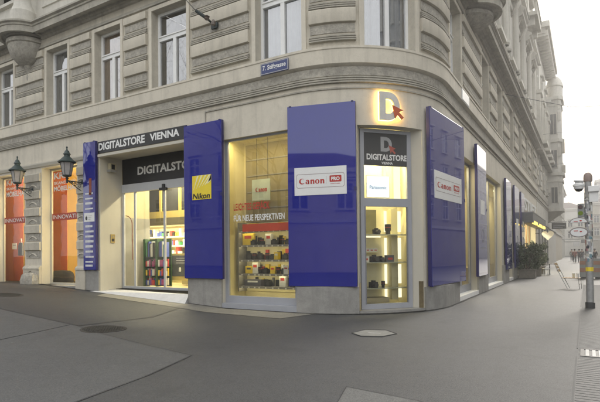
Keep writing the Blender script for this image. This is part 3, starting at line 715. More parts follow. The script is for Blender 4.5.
mb = MB(Wm)
for i in range(3): mb.box(-6.5 + .0 * i, -5.7, -2.19, -2.186, 1.45 - i * .09, 1.47 - i * .09)
mb.lathe([(.001, .95), (.05, .96), (.04, 1.1), (.001, 1.11)], c=(-6.3, -2.18), k=8); mb.build('chalk_marks', M_LETTER, t)
t = thing('shop_counter', 'pale shop counter behind the poster board in the entrance hall', 'counter', Wm(-5, -3.2, .4))
mb = MB(Wm); mb.box(-7.1, -3.2, -3.7, -3.1, .4, 1.55); mb.build('body', M_BEIGE, t)
mb = MB(Wm); mb.box(-7.15, -3.15, -3.75, -3.05, 1.55, 1.62); mb.build('worktop', M_CREAM, t)
mb = MB(Wm); mb.box(-7.0, -6.2, -3.3, -3.28, 1.85, 1.95); mb.box(-6.62, -6.58, -3.32, -3.28, 1.62, 1.85); mb.build('sign_strip', PROD[2], t)

# ------------------------------------------------------------------ big display window
def shopfront(s0, s1, z0, z1, o, w0=.14, wb=.2, wt=.05, label=None):
    F, L = chord(s0, s1, o); mb = MB(fmat(F))
    mb.box(0, w0, -.06, .02, z0, z1); mb.box(L - w0, L, -.06, .02, z0, z1); mb.box(w0, L - w0, -.06, .02, z0, z0 + wb); mb.box(w0, L - w0, -.06, .02, z1 - wt, z1)
    fr = mb.build('shop_window', M_GREYFRAME, B)
    mb = MB(fmat(F)); mb.quad([(w0, -.03, z0 + wb), (L - w0, -.03, z0 + wb), (L - w0, -.03, z1 - wt), (w0, -.03, z1 - wt)]); mb.build('pane', M_SHOPGLASS, fr)
    return fr, F, L
fr, F, L = shopfront(-2.42, .13, .13, 4.98, -.14, .12, .24)
mb = MB(Wm); mb.box(-2.44, .17, -.16, .05, .0, .16); mb.build('sill', M_GREYFRAME, fr)
sgn = thing('window_lettering', 'red and white slogan lettering stuck on the big display window', 'lettering', Wm(-1.2, -.15, 2.4))
f2 = MB(fmat(F)); put(f2, text_geo('LEICHTES GEPÄCK', 1.28, .25, .02), .32, 2.87, n=.01); f2.build('red_line', M_RED, sgn)
f2 = MB(fmat(F)); put(f2, text_geo('FÜR NEUE PERSPEKTIVEN', 1.78, .22, .02), .32, 2.55, n=.01); f2.build('white_line', M_LETTER, sgn)
f2 = MB(fmat(F)); put(f2, poly_geo([rrect(0, 1.75, 0, .22, .01)]), .62, 2.24, n=-.012); f2.build('red_band', mat('red_band', (.42, .06, .025), .5), sgn)
f2 = MB(fmat(F)); put(f2, poly_geo([rrect(0, 1.75, 0, .16, .01)]), .62, 2.47, n=-.015); 
# the hanging poster on two cords
t = thing('hanging_poster', 'pale green poster with red Canon lettering hung in the big window', 'poster', Wm(-1.55, -.75, 3.2))
mb = MB(Wm); mb.box(-1.88, -1.22, -.77, -.75, 3.20, 3.84); mb.build('sheet', mat('pale_green_sheet', (.50, .58, .52), .6), t)
mb = MB(Wm)
for x in (-1.70, -1.30): mb.tube([(x, -.76, 3.84), (x, -.76, 5.08)], .007, 5)
mb.build('cords', M_BLACK, t)
F3, L3 = chord(-1.88, -1.22, -.75); mb = MB(fmat(F3)); serif_word(mb, .14, 3.46, .42, .14); mb.build('lettering', M_RED, t)
# shelf with cameras
big_shelf = shelf_unit('wide lit shelf of cameras in the big display window', -2.34, .16, -1.05, -.62, .45, 2.55, (.62, 1.0, 1.42, 1.86, 2.3), M_PLINTH, lit=True)
mb = MB(Wm); mb.box(-2.34, .16, -1.10, -1.06, 2.58, 5.0); mb.build('display_backdrop', M_BACKDROP, B)
mb = MB(Wm)
for z in (3.0, 3.5, 4.0, 4.5): mb.box(-2.28, .12, -1.06, -1.045, z, z + .03)
mb.build('backdrop_rails', M_PLINTH, B)
def camera_thing(s, o, z, k, label, tall=False, grp=None):
    t = thing('camera', label, 'camera', Wm(s, o, z), grp); M = frame_at(s, o, z); f = fmat(M)
    # frame_at axes: x along wall, y inward(-n)?, z up; built symmetric enough
    mb = MB(f); mb.box(-.07 * k, .07 * k, -.03 * k, .03 * k, 0, .10 * k); mb.box(-.03 * k, .03 * k, -.028 * k, .028 * k, .10 * k, .125 * k); mb.box(.045 * k, .07 * k, .03 * k, .05 * k, 0, .09 * k); mb.build('body', PROD[0], t, bevel=.004)
    mb = MB(f); 
    for sg_ in (-1, 1): mb.tube([(0, sg_ * .03 * k, .05 * k), (0, sg_ * .08 * k, .05 * k), (0, sg_ * .085 * k, .05 * k), (0, sg_ * .13 * k, .05 * k)] if sg_ < 0 else [(0, .02 * k, .05 * k), (0, .031 * k, .05 * k)], .036 * k, 10)
    mb.build('lens', M_DARKGREY, t, smooth=True)
    return t
def box_thing(s, o, z, w, d, h, m, label, grp=None, cat='box'):
    t = thing('product_box', label, cat, Wm(s, o, z), grp); mb = MB(Wm); mb.box(s - w / 2, s + w / 2, o - d / 2, o + d / 2, z, z + h); mb.build('carton', m, t, bevel=.003)
    mb = MB(Wm); mb.box(s - w * .3, s + w * .3, o + d / 2, o + d / 2 + .003, z + h * .55, z + h * .8); mb.build('print', PROD[random.choice([1, 3, 7])] if m is not PROD[3] else PROD[1], t)
    return t
def lens_thing(s, o, z, k, label, grp=None):
    t = thing('lens', label, 'camera lens', Wm(s, o, z), grp); f = lambda a, b, c: Wm(s + a, o + b, z + c)
    mb = MB(f); mb.lathe([(.0, 0), (.035 * k, 0), (.037 * k, .05 * k), (.045 * k, .06 * k), (.045 * k, .13 * k), (.03 * k, .132 * k), (.0, .12 * k)], k=12); mb.build('barrel', PROD[0], t, smooth=True)
    mb = MB(f); mb.lathe([(.0455 * k, .09 * k), (.0455 * k, .097 * k)], k=12); mb.build('ring', PROD[1], t)
    return t
sh = {0: (.62, 'bottom'), 1: (1.0, 'second lowest'), 2: (1.42, 'middle'), 3: (1.86, 'second highest'), 4: (2.3, 'top')}
lay = {4: 'l b c c l y c l c', 3: 'B c l w c l c b l', 2: 'c l c l c y c l y c', 1: 'b W l c y l c y l b', 0: 'k c W T'}
for r, (z, nm) in sh.items():
    items = lay[r].split(); n = len(items); cnt = {}
    for i, it in enumerate(items):
        s = -2.15 + 2.1 * (i + .5) / n + random.uniform(-.04, .04); o = -.80 + random.uniform(-.05, .05); q = i + 1
        w_ = '%s from left on %s shelf of big window' % (NUM[i], nm)
        if it == 'c': camera_thing(s, o, z, random.uniform(1.2, 1.6), 'black camera, ' + w_)
        elif it == 'l': lens_thing(s, o, z, 1.5, 'black lens with red ring, ' + w_)
        elif it in 'b': box_thing(s, o, z, .26, .15, .22, PROD[5], 'golden carton, ' + w_)
        elif it == 'B': box_thing(s, o, z, .42, .1, .36, PROD[5], 'large golden picture box, ' + w_)
        elif it == 'y': box_thing(s, o, z, .16, .12, .22, PROD[5], 'small golden carton, ' + w_)
        elif it in 'wW': box_thing(s, o, z, .22, .12, .33, PROD[3], 'white upright carton, ' + w_)
        elif it == 'k': box_thing(s, o, z, .62, .2, .2, PROD[7], 'long low dark case, ' + w_, cat='case')
        elif it == 'T':
            t = thing('camera_bag', 'black soft camera bag, ' + w_, 'bag', Wm(s, o, z))
            f = lambda a, b, c, s=s, o=o, z=z: Wm(s + a, o + b, z + c)
            mb = MB(f); mb.lathe([(.0, 0), (.26, 0), (.28, .08), (.24, .28), (.14, .36), (0, .37)], k=14, scale=(1, .5)); mb.build('body', PROD[0], t, smooth=True)
            mb = MB(f); mb.tube([(-.1, 0, .34), (-.06, 0, .42), (.06, 0, .42), (.1, 0, .34)], .012, 6); mb.build('handle', PROD[7], t)

stock = thing('window_stock', 'tight back row of small cartons filling the shelves of the big display window', 'boxes', Wm(-1.1, -.95, .62)); stock['kind'] = 'stuff'
bms = [MB(Wm) for _ in PROD]; r9 = random.Random(21)
for z, hm_ in ((.62, .30), (1.0, .34), (1.42, .36), (1.86, .36)):
    x = -2.26
    while x < .05:
        w = r9.uniform(.05, .15); bms[r9.choice([0, 0, 7, 7, 5, 5, 3, 0, 1])].box(x, x + w, -1.02, -1.02 + r9.uniform(.04, .10), z, z + r9.uniform(.12, hm_ - .04)); x += w + r9.uniform(.004, .06)
for b, m in zip(bms, PROD):
    if b.v: b.build('carton_row', m, stock)
for z in (.62, 1.0, 1.42, 1.86, 2.3):
    mb = MB(Wm); x = -2.2
    while x < .0: mb.box(x, x + .05, -.607, -.600, z - .055, z - .015); x += r9.uniform(.14, .26)
    mb.build('price_tags', M_LETTER, big_shelf)
t = thing('white_tag_board', 'small white cardboard notice propped between cameras on the second lowest window shelf', 'notice', Wm(-.6, -.66, 1.0))
mb = MB(Wm); mb.box(-.72, -.56, -.68, -.67, 1.0, 1.24); mb.build('sheet', M_LETTER, t); mb = MB(Wm); mb.box(-.69, -.59, -.67, -.667, 1.15, 1.19); mb.build('print', M_RED, t)
# ------------------------------------------------------------------ corner door
F, L = chord(1.93, 3.60, -.26); f = fmat(F)
mb = MB(f); zb = .08
mb.box(0, .11, -.08, .02, zb, 4.93); mb.box(L - .12, L, -.08, .02, zb, 4.93); mb.box(.11, L - .12, -.08, .02, 4.83, 4.93)
mb.box(.11, L - .12, -.08, .02, 2.84, 3.06); mb.box(.11, L - .12, -.08, .02, zb, .22)
fr = mb.build('corner_door', M_GREYFRAME, B)
mb = MB(f)
for a, b in ((.22, 2.84), (3.06, 3.95)): mb.quad([(.11, -.03, a), (L - .12, -.03, a), (L - .12, -.03, b), (.11, -.03, b)])
mb.build('pane', M_SHOPGLASS, fr)
mb = MB(f)
for x in (.11, L - .15): mb.box(x, x + .03, -.02, .03, .22, 2.84)
mb.build('door_leaf_edge', mat('frame_dark', (.22, .22, .23), .4), fr)
mb = MB(Wm); mb.box(1.83, 3.79, -.34, .03, -.1, .075); mb.build('doorstep', M_PLINTH, fr, smooth=True)
# jamb lining between frame and wall
mb = MB(); 
for (s_, x_) in ((1.823, 0), (3.797, L)):
    p = F @ Vector((x_, -.03, 0)); q = Wm(s_, -.02, 0)
    mb.quad([(p.x, p.y, .02), (q.x, q.y, .02), (q.x, q.y, 4.95), (p.x, p.y, 4.95)])
mb.build('jamb_lining', M_JAMB, fr)
mb = MB(Wm)
for a in (1.825, 3.60): mb.box(a + (0 if a < 2 else .12), a + (.05 if a < 2 else .19), -.12, -.02, .06, .80)
mb.build('metal_kick_guard', mat('brushed_brass', (.33, .27, .16), .35, .2, 9, metal=.7), fr)
ds = thing('door_sign', 'dark grey sign with grey D emblem and DIGITALSTORE VIENNA above the corner door', 'sign', Wm(2.7, -.26, 3.95))
mb = MB(f); mb.box(.11, L - .12, -.05, -.01, 3.95, 4.83); mb.build('board', M_DARKGREY, ds)
def logo_D(w, h):  # letter D with a notch
    b = w * .30
    out = [(0, 0), (w * .45, 0)] + ell(w * .45, h * .5, w * .55, h * .5, -90, 90, 14) + [(0, h)]
    inn = [(b, h * .24), (w * .45, h * .24)] + ell(w * .45, h * .5, w * .27, h * .26, -90, 90, 10) + [(b, h * .76)]
    return [out, list(reversed(inn))]
def cursor(w):  # arrow pointer, tip at top left (0,0)
    return [[(0, 0), (w * .95, -w * .38), (w * .60, -w * .55), (w * .98, -w * .93), (w * .80, -w * 1.10), (w * .43, -w * .72), (w * .27, -w * 1.05)]]
mb = MB(f); put(mb, poly_geo(logo_D(.34, .40)), .62, 4.34, n=-.008); mb.build('emblem', mat('grey_emblem', (.38, .38, .38), .5), ds)
mb = MB(f); put(mb, poly_geo(cursor(.22)), .86, 4.52, n=-.004); mb.build('arrow', mat('faded_red', (.42, .10, .07), .5), ds)
mb = MB(f); put(mb, text_geo('DIGITALSTORE', 1.22, .165, .035), .20, 4.10, n=-.008); put(mb, text_geo('VIENNA', .34, .07, .03), .64, 3.99, n=-.008); mb.build('lettering', M_LETTER, ds)
# inside the corner display
t = thing('lit_panel', 'glowing white advertising panel with blue Panasonic lettering above the corner door glass', 'advertising panel', F @ Vector((.6, -.35, 3.1)))
mb = MB(f); mb.box(.34, 1.06, -.40, -.36, 3.12, 3.74); mb.build('casing', M_WHITE, t)
mb = MB(f); mb.quad([(.36, -.355, 3.14), (1.04, -.355, 3.14), (1.04, -.355, 3.72), (.36, -.355, 3.72)]); mb.build('screen', M_SCREEN, t)
mb = MB(f); put(mb, text_geo('Panasonic', .52, .10, .02), .44, 3.36, n=-.352); mb.build('lettering', mat('blue_letters', (.05, .14, .5), .5), t)
cs = thing('display_shelf', 'glass shelves with bright light columns inside the corner door', 'shelf', F @ Vector((.8, -.6, .2)))
for z in (.62, 1.33, 2.10):
    mb = MB(f); mb.box(.06, L + .25, -.85, -.22, z - .025, z); mb.build('glass_shelf', mat('shelf_edge', (.50, .52, .40), .2), cs)
mb = MB(f)
for a, b in ((1.12, 1.20), (1.45, 1.66)):
    for z0, z1 in ((.25, .58), (.66, 1.28), (1.37, 2.05), (2.16, 2.83), (3.1, 4.7)): mb.box(a, b, -.86, -.84, z0 + .03, z1 - .03)
mb.build('light_column', M_COL, cs)
mb = MB(f); mb.box(-.3, .86, -.84, -.82, 2.16, 2.83); mb.build('dark_back', mat('olive_back', (.16, .15, .07), .7), cs)
mb = MB(f); mb.box(.1, .40, -.80, -.79, 2.40, 2.72); mb.build('notice', M_WHITE, cs)
mb = MB(f); mb.box(1.22, 1.42, -.86, -.60, .25, 2.83); mb.build('divider', M_CREAM, cs)
def at_f(u, n): p = F @ Vector((u, n, 0)); return p
def cam_at(u, n, z, k, label, kind='c'):
    p = F @ Vector((u, n, z)); 
    ft = lambda a, b, c: p + (F.to_3x3() @ Vector((a, b, c)))
    if kind == 'c':
        t = thing('camera', label, 'camera', p)
        mb = MB(ft); mb.box(-.07 * k, .07 * k, -.03 * k, .03 * k, 0, .095 * k); mb.box(-.03 * k, .03 * k, -.028 * k, .028 * k, .095 * k, .12 * k); mb.build('body', PROD[0], t, bevel=.004)
        mb = MB(ft); mb.tube([(0, .02 * k, .05 * k), (0, .12 * k, .05 * k)], .036 * k, 10); mb.build('lens', M_DARKGREY, t, smooth=True)
    elif kind == 'l':
        t = thing('lens', label, 'camera lens', p)
        mb = MB(ft); mb.lathe([(.0, 0), (.035 * k, 0), (.037 * k, .05 * k), (.046 * k, .06 * k), (.046 * k, .15 * k), (.03 * k, .152 * k), (0, .14 * k)], k=12); mb.build('barrel', PROD[0], t, smooth=True)
        mb = MB(ft); mb.lathe([(.0468 * k, .10 * k), (.0468 * k, .108 * k)], k=12); mb.build('ring', PROD[1], t)
    else:
        t = thing('product_box', label, 'box', p); mb = MB(ft); mb.box(-.1 * k, .1 * k, -.06, .06, 0, .16 * k); mb.build('carton', PROD[kind], t, bevel=.003)
        mb = MB(ft); mb.box(-.06 * k, .06 * k, .06, .063, .05 * k, .10 * k); mb.build('print', PROD[1], t)
for u, z, k, kind, lab in ((.66, 2.10, 1.5, 'c', 'black camera on the upper glass shelf inside the corner door'), (1.02, 2.10, 1.9, 'l', 'tall black lens on the upper glass shelf of the corner door'),
        (.30, 1.33, 1.1, 3, 'white carton at left on the middle glass shelf of the corner door'), (.58, 1.33, 1.7, 'c', 'black camera on the middle glass shelf inside the corner door'), (.78, 1.33, 1.4, 'c', 'small black camera beside the larger one on the middle corner shelf'), (1.05, 1.33, 1.2, 7, 'dark carton at right on the middle glass shelf of the corner door'),
        (.22, .62, 1.5, 'l', 'black lens at left on the lowest glass shelf of the corner door'), (.55, .62, 1.7, 'c', 'black camera on the lowest glass shelf inside the corner door'), (.85, .62, 1.2, 'l', 'short black lens right of the camera on the lowest corner shelf')):
    cam_at(u, -.42, z, k, lab, kind)
for i in range(6): cam_at(.14 + i * .12, -.70, 1.62 if i % 2 else 1.62, .6, 'tiny white carton, %s from left in the lit row inside the corner door' % NUM[i], 3)
mb = MB(f); mb.box(.06, .90, -.80, -.60, 1.595, 1.62); mb.build('small_shelf', M_CREAM, cs)
mb = MB(f); mb.box(.10, .88, -.62, -.60, 2.02, 2.06); mb.build('light_strip', M_COL, cs)
mb = MB(f); mb.box(.15, 1.0, -.75, -.35, .20, .34); mb.build('plinth', M_BEIGE, cs)

# illuminated D emblem over the door
F, L = chord(2.36, 3.10, .10); f = fmat(F)
lg = thing('illuminated_emblem', 'glowing letter D with orange arrow pointer mounted over the corner door', 'illuminated sign', F @ Vector((.3, 0, 5)))
mb = MB(f); put(mb, poly_geo(logo_D(.58, .74)), .02, 5.06, n=0, thick=.05); mb.build('letter', mat('emblem_face', (.62, .60, .54), .45), lg)
mb = MB(f); put(mb, poly_geo(logo_D(.60, .76)), .01, 5.05, n=-.03, thick=.018); mb.build('halo_light', M_HALO, lg)
mb = MB(f); put(mb, poly_geo(cursor(.34)), .36, 5.46, n=.06, thick=.03); mb.build('arrow', mat('orange_arrow', (.50, .10, .03), .45), lg)
mb = MB(f); put(mb, poly_geo(cursor(.33)), .37, 5.455, n=.035, thick=.012); mb.build('arrow_light', M_HALO, lg)
mb = MB(f)
for x, z in ((.1, 5.15), (.1, 5.7), (.45, 5.2)): mb.tube([(x, -.10, z), (x, -.01, z)], .012, 6)
mb.build('standoff', M_STEEL, lg)

# ------------------------------------------------------------------ blue panels
def blue_panel(s0, s1, z0, z1, label, o0=.05, o1=.15, clamp=True):
    F, L = chord(s0, s1, o1); t = thing('advertising_sign', label, 'advertising panel', F @ Vector((L / 2, 0, z0)))
    f = fmat(F); mb = MB(f); mb.box(0, L, o0 - o1 , -.012, z0, z1); mb.build('casing', M_BLUEDARK, t)
    mb = MB(f); mb.box(.003, L - .003, -.0115, 0, z0 + .003, z1 - .003); mb.build('face', M_BLUE, t, bevel=.004)
    if clamp:
        for x in (.05, L - .11):
            for z in (z0 - .015, z1 - .02):
                mb = MB(f); mb.box(x, x + .06, -.09, .010, z, z + .035); mb.build('clamp', M_BLUEDARK, t)
        for zz in (z0 + (z1 - z0) * .33,):
            mb = MB(f); mb.box(L - .05, L + .012, -.05, .010, zz + .9, zz + 1.0); mb.build('clamp', M_BLUEDARK, t)
    return t, f, L
# listing panel
t, f, L = blue_panel(-8.74, -8.06, 1.08, 5.66, 'narrow blue panel listing rows of small white marks left of the entrance')
mb = MB(f); mb.box(.06, L - .05, 0, .006, 2.80, 3.12); mb.build('white_square', M_LETTER, t)
ap = [ell(0, 0, .075, .075, 20, 340, 16)]
mb = MB(f)
put(mb, poly_geo([ell(.0, .0, .062, .07, 35, 325, 18) + ell(.075, .0, .034, .036, 230, 130, 6)]), .19, 2.93, n=.008)
put(mb, poly_geo([[(0, 0), (.03, .05), (.0, .02)]]), .19, 3.01, n=.008); mb.build('emblem', M_BLACK, t)
mb = MB(f)
for i in range(3): mb.box(.30, .30 + .2 * (1 - i * .2), .006, .009, 3.0 - i * .06, 3.015 - i * .06)
mb.build('small_print', MATS['grey_emblem'], t)
mb = MB(f); rr = random.Random(3)
for z in (3.78, 3.60, 3.42, 3.24, 2.60, 2.42, 2.24, 2.06, 1.88, 1.70, 1.52, 1.34, 1.20):
    x = .12
    h = rr.uniform(.05, .085)
    while x < L - .16:
        w = rr.uniform(.03, .06); mb.box(x, x + w, 0, .004, z, z + h); 
        x += w + .012
mb.build('small_marks', M_LETTER, t)
mb = MB(f); mb.box(.33, .47, 0, .004, 3.75, 4.35); mb.build('painted_reflection', mat('reflection_brown', (.25, .05, .02), .5), t)  # dark orange reflection in the gloss, painted on as a flat strip
# yellow camera-maker panel
t, f, L = blue_panel(-3.81, -2.31, .87, 5.56, 'tall blue panel with yellow square reading Nikon right of the entrance')
mb = MB(f); mb.box(.35, 1.10, 0, .01, 3.25, 3.98); mb.build('yellow_plate', M_YELLOW, t)
mb = MB(f)
for i in range(6):
    a = .02 + i * .012; x0 = .40 + i * .11
    put(mb, poly_geo([[(x0, 3.55 + i * .03), (x0 + .012, 3.55 + i * .03), (min(1.10, x0 + .22 + i * .045), 3.975 if x0 + .22 + i * .045 < 1.1 else 3.9 - i * .02), (min(1.10, x0 + .15 + i * .045), 3.975)]]), 0, 0, n=.013)
mb.build('white_rays', mat('ray_white', (.85, .80, .45), .5), t)
mb = MB(f); put(mb, text_geo('Nikon', .68, .17, .03), .36, 3.27, n=.014, shear=.22); mb.build('lettering', M_BLACK, t)
# canon panels
def canon_plate(f, u0, u1, z0, z1, t):
    mb = MB(f); mb.box(u0, u1, 0, .01, z0, z1); mb.build('white_plate', M_LETTER, t)
    w, h = u1 - u0, z1 - z0
    mb = MB(f); put(mb, poly_geo([rrect(w * .04, w * .96, h * .26, h * .76, .05), list(reversed(rrect(w * .047, w * .953, h * .275, h * .745, .044)))]), u0, z0, n=.012)
    mb.box(u0 + w * .615, u0 + w * .619, .010, .013, z0 + h * .38, z0 + h * .66); mb.build('outline', mat('thin_grey', (.30, .22, .22), .5), t)
    mb = MB(f); serif_word(mb, u0 + w * .09, z0 + h * .40, w * .49, h * .22)
    put(mb, poly_geo([rrect(0, w * .225, 0, h * .23, .02)]), u0 + w * .68, z0 + h * .44, n=.0125); put(mb, text_geo('PARTNER', w * .18, h * .035, .02), u0 + w * .70, z0 + h * .36, n=.012)
    mb.build('red_print', M_RED, t)
    mb = MB(f); put(mb, text_geo('PRO', w * .16, h * .13, .04), u0 + w * .712, z0 + h * .49, n=.015); mb.build('lettering', M_LETTER, t)
t, f, L = blue_panel(-.03, 1.76, .72, 5.54, 'widest blue panel with white Canon plate left of the corner door')
canon_plate(f, .19, 1.60, 3.135, 3.875, t)
t, f, L = blue_panel(3.90, 6.85, .66, 5.58, 'broad blue panel with white Canon plate right of the corner door', o0=.08, o1=.19)
canon_plate(f, .26, L - .36, 3.10, 3.88, t)
for q, (a, b, z1, w) in enumerate(((9.27, 11.1, 5.55, 'first narrow looking blue panel along the side street past the broad Canon panel'), (16.7, 18.6, 5.24, 'second blue panel along the side street beyond the wide lit window'), (20.05, 22.15, 5.28, 'third blue panel along the side street, last but one before the canopy'), (23.3, 25.0, 5.25, 'last blue panel on the side street just before the shop canopy'))):
    t, f, L = blue_panel(a, b, .68, z1, w)
    mb = MB(f)
    put(mb, poly_geo([rrect(0, L * .5, 0, .55, .05)]), L * .25, 2.9 if q else 3.0, n=.004); mb.build('white_plate', M_LETTER, t)
    mb = MB(f); put(mb, poly_geo([ell(L * .5, 2.2, .28, .28), list(reversed(ell(L * .5, 2.2, .2, .2)))]), 0, 0, n=.004); put(mb, poly_geo([rrect(0, L * .5, 0, .06, .02)]), L * .25, 1.7, n=.004); mb.build('ring_mark', mat('panel_grey', (.25, .25, .30), .5), t)

# side-street shop windows
for a, b, c, d, dep in RW:
    w = .12; mb = MB(Wm); mb.box(a + .003, a + w, -dep - .06, -dep + .02, c + .1, d); mb.box(b - w, b - .003, -dep - .06, -dep + .02, c + .1, d); mb.box(a + w, b - w, -dep - .06, -dep + .02, c + .1, c + .35); mb.box(a + w, b - w, -dep - .06, -dep + .02, d - .1, d)
    if b - a > 3: m_ = (a + b) / 2; mb.box(m_ - .05, m_ + .05, -dep - .06, -dep + .02, c + .35, d - .1)
    fr = mb.build('shop_window', M_GREYFRAME, B)
    mb = MB(Wm); mb.quad([(a + w, -dep - .02, c + .35), (b - w, -dep - .02, c + .35), (b - w, -dep - .02, d - .1), (a + w, -dep - .02, d - .1)]); mb.build('pane', M_SHOPGLASS, fr)
    mb = MB(Wm); mb.box(a, b, -dep, .06, -.1, c + .1); mb.build('sill', M_WHITE, fr)
    mb = MB(Wm)
    for i in range(int((b - a) / .5)):
        x = a + .3 + i * .5; hh = random.uniform(.2, .6); 
    mb = MB(Wm); mb.box(a + .4, b - .4, -1.4, -.9, .06, .9); mb.build('display_plinth', M_BEIGE, fr)

# ------------------------------------------------------------------ orange shop windows at left
def left_shop(op, px0, px1, T, first):
    a, b, c, d, dep = op
    w = .07; mb = MB(Wm); mb.box(a + .003, a + w, -dep - .05, -dep + .02, c, d); mb.box(b - w, b - .003, -dep - .05, -dep + .02, c, d); mb.box(a + w, b - w, -dep - .05, -dep + .02, c, c + .1); mb.box(a + w, b - w, -dep - .05, -dep + .02, d - .07, d)
    fr = mb.build('shop_window', M_JAMB, B); mb = MB(Wm); mb.quad([(a + w, -dep - .02, c + .1), (b - w, -dep - .02, c + .1), (b - w, -dep - .02, d - .07), (a + w, -dep - .02, d - .07)]); mb.build('pane', M_LEFTGLASS, fr)
    wh = 'nearest the entrance' if first else 'at the far left edge'
    t = thing('window_banner', 'tall orange banner inside the shop window ' + wh, 'banner', Wm(px0, -.95, c))
    mb = MB(Wm); mb.box(px0, px1, -.96, -.95, c + .03, d + .05); mb.build('cloth', M_ORANGE, t)
    mb = MB(Wm); mb.tube([(px0, -.955, d + .06), (px1, -.955, d + .06)], .015, 6); mb.build('rod', M_STEEL, t)
    mb = MB(Wm)
    for x in (px0 + .35, px0 + .8): mb.box(x, x + .008, -.95, -.947, c + .05, d)
    mb.build('fold_line', mat('deep_orange', (.38, .07, .015), .5), t)
    l = thing('window_lettering', 'white furniture slogan and red INNOVATION band on the orange window ' + wh, 'lettering', Wm(a, -dep, 3))
    wall = -dep - .005
    for body, x0, x1, z0, z1 in T: wall_text(body, x0, x1, z0, z1, wall, l, M_LETTER, .03)
    mb = MB(Wm); mb.box(a + .08, b - .08, wall - .006, wall - .003, 2.99, 3.27); mb.build('red_band', mat('band_red', (.42, .05, .02), .5), l)
    wall_text('INNOVATION', a + .14, b - .10, 3.05, 3.21, wall, l, M_LETTER, .005, 'band_lettering')
left_shop(KRE2, -12.62, -11.34, [('KRA', -11.33, -10.3, 4.63, 4.89), ('SKANDINAV', -11.33, -9.95, 4.41, 4.53), ('MÖBELHAUS', -11.33, -9.7, 4.15, 4.38)], True)
left_shop(KRE1, -16.05, -14.5, [('KRA', -14.76, -13.8, 4.65, 4.92), ('SKANDINAV', -14.76, -13.4, 4.45, 4.56), ('MÖBELHAUS', -14.76, -13.1, 4.15, 4.41)], False)
t = thing('pouf', 'dark rounded pouf on the sill in front of the orange banner near the entrance', 'pouf', Wm(-11.2, -.65, .45))
f = lambda a, b, c: Wm(-11.25 + a, -.68 + b, .50 + c)
mb = MB(f); mb.lathe([(0, 0), (.60, 0), (.68, .1), (.70, .26), (.62, .42), (.45, .50), (0, .52)], k=22, scale=(1.0, .36)); mb.build('cushion', mat('dark_fabric', (.02, .017, .015), .9, .3, 30, .5, 80), t, smooth=True)
mb = MB(f); mb.lathe([(.69, .235), (.715, .25), (.69, .265)], k=22, scale=(1, .365)); mb.build('piping', mat('brown_piping', (.06, .04, .03), .8), t)
t = thing('hanging_bag', 'small black bag hanging in the far left orange window', 'bag', Wm(-14.0, -.46, 1.6))
f = lambda a, b, c: Wm(-14.05 + a, -.60 + b, 1.62 + c)
mb = MB(f); mb.lathe([(0, 0), (.17, 0), (.19, .1), (.18, .42), (.12, .55), (0, .57)], k=12, scale=(1, .4)); mb.build('body', PROD[0], t, smooth=True)
mb = MB(f); mb.tube([(-.08, 0, .54), (-.05, 0, .72), (.05, 0, .72), (.08, 0, .54)], .012, 5); mb.build('strap', PROD[3], t)
t = thing('price_card', 'white card beside the black bag in the far left orange window', 'card', Wm(-14.5, -.6, 1.9))
mb = MB(Wm); mb.box(-14.72, -14.38, -.61, -.60, 1.9, 2.16); mb.build('sheet', M_LETTER, t)
mb = MB(Wm); mb.box(-14.66, -14.44, -.60, -.597, 2.05, 2.09); mb.build('print', MATS['grey_emblem'], t)
t = thing('blue_box', 'dark blue display box at the right of the far left orange window', 'box', Wm(-13.2, -.8, .5))
mb = MB(Wm); mb.box(-13.5, -12.98, -1.0, -.6, .45, 1.5); mb.build('carton', mat('navy', (.03, .05, .10), .6), t, bevel=.01)
mb = MB(Wm); mb.box(-13.4, -13.08, -.6, -.597, 1.1, 1.3); mb.build('print', PROD[3], t)
t = thing('white_lamp', 'bright white display lamp low in the orange window nearest the entrance', 'lamp', Wm(-9.8, -1.0, .9))
mb = MB(Wm); mb.box(-10.1, -9.75, -1.3, -1.28, 1.05, 1.45); mb.build('shade', em_mat('soft_lamp', (1, .85, .4), 1.6), t)
mb = MB(Wm); mb.box(-9.95, -9.9, -1.3, -1.27, .42, 1.05); mb.build('stem', M_STEEL, t)
mb = MB(Wm); mb.box(-11.5, -9.31, -.38, .06, .3, .47); mb.box(-15, -12.70, -.38, .06, .3, .43); mb.build('window_step', M_PLINTH, B)
t = thing('guard_stone', 'rough weathered stone leaning at the foot of the pier between orange windows', 'stone', Wm(-12.1, .2, gz(-15.4)))
f = lambda a, b, c: Wm(-12.1 + a, .11 + max(b, 0), gz(-15) + c)
mb = MB(f); rr = random.Random(5); prof = []
mb.lathe([(.52, -.1), (.54, .15), (.46, .34), (.30, .44), (0, .47)], k=18, a0=0, a1=PI, scale=(1, .55))
mb.v = [v + Vector((rr.uniform(-.03, .03), rr.uniform(-.03, .03), rr.uniform(-.03, .03))) for v in mb.v]
mb.build('boulder', M_ROUGH, t, smooth=True)

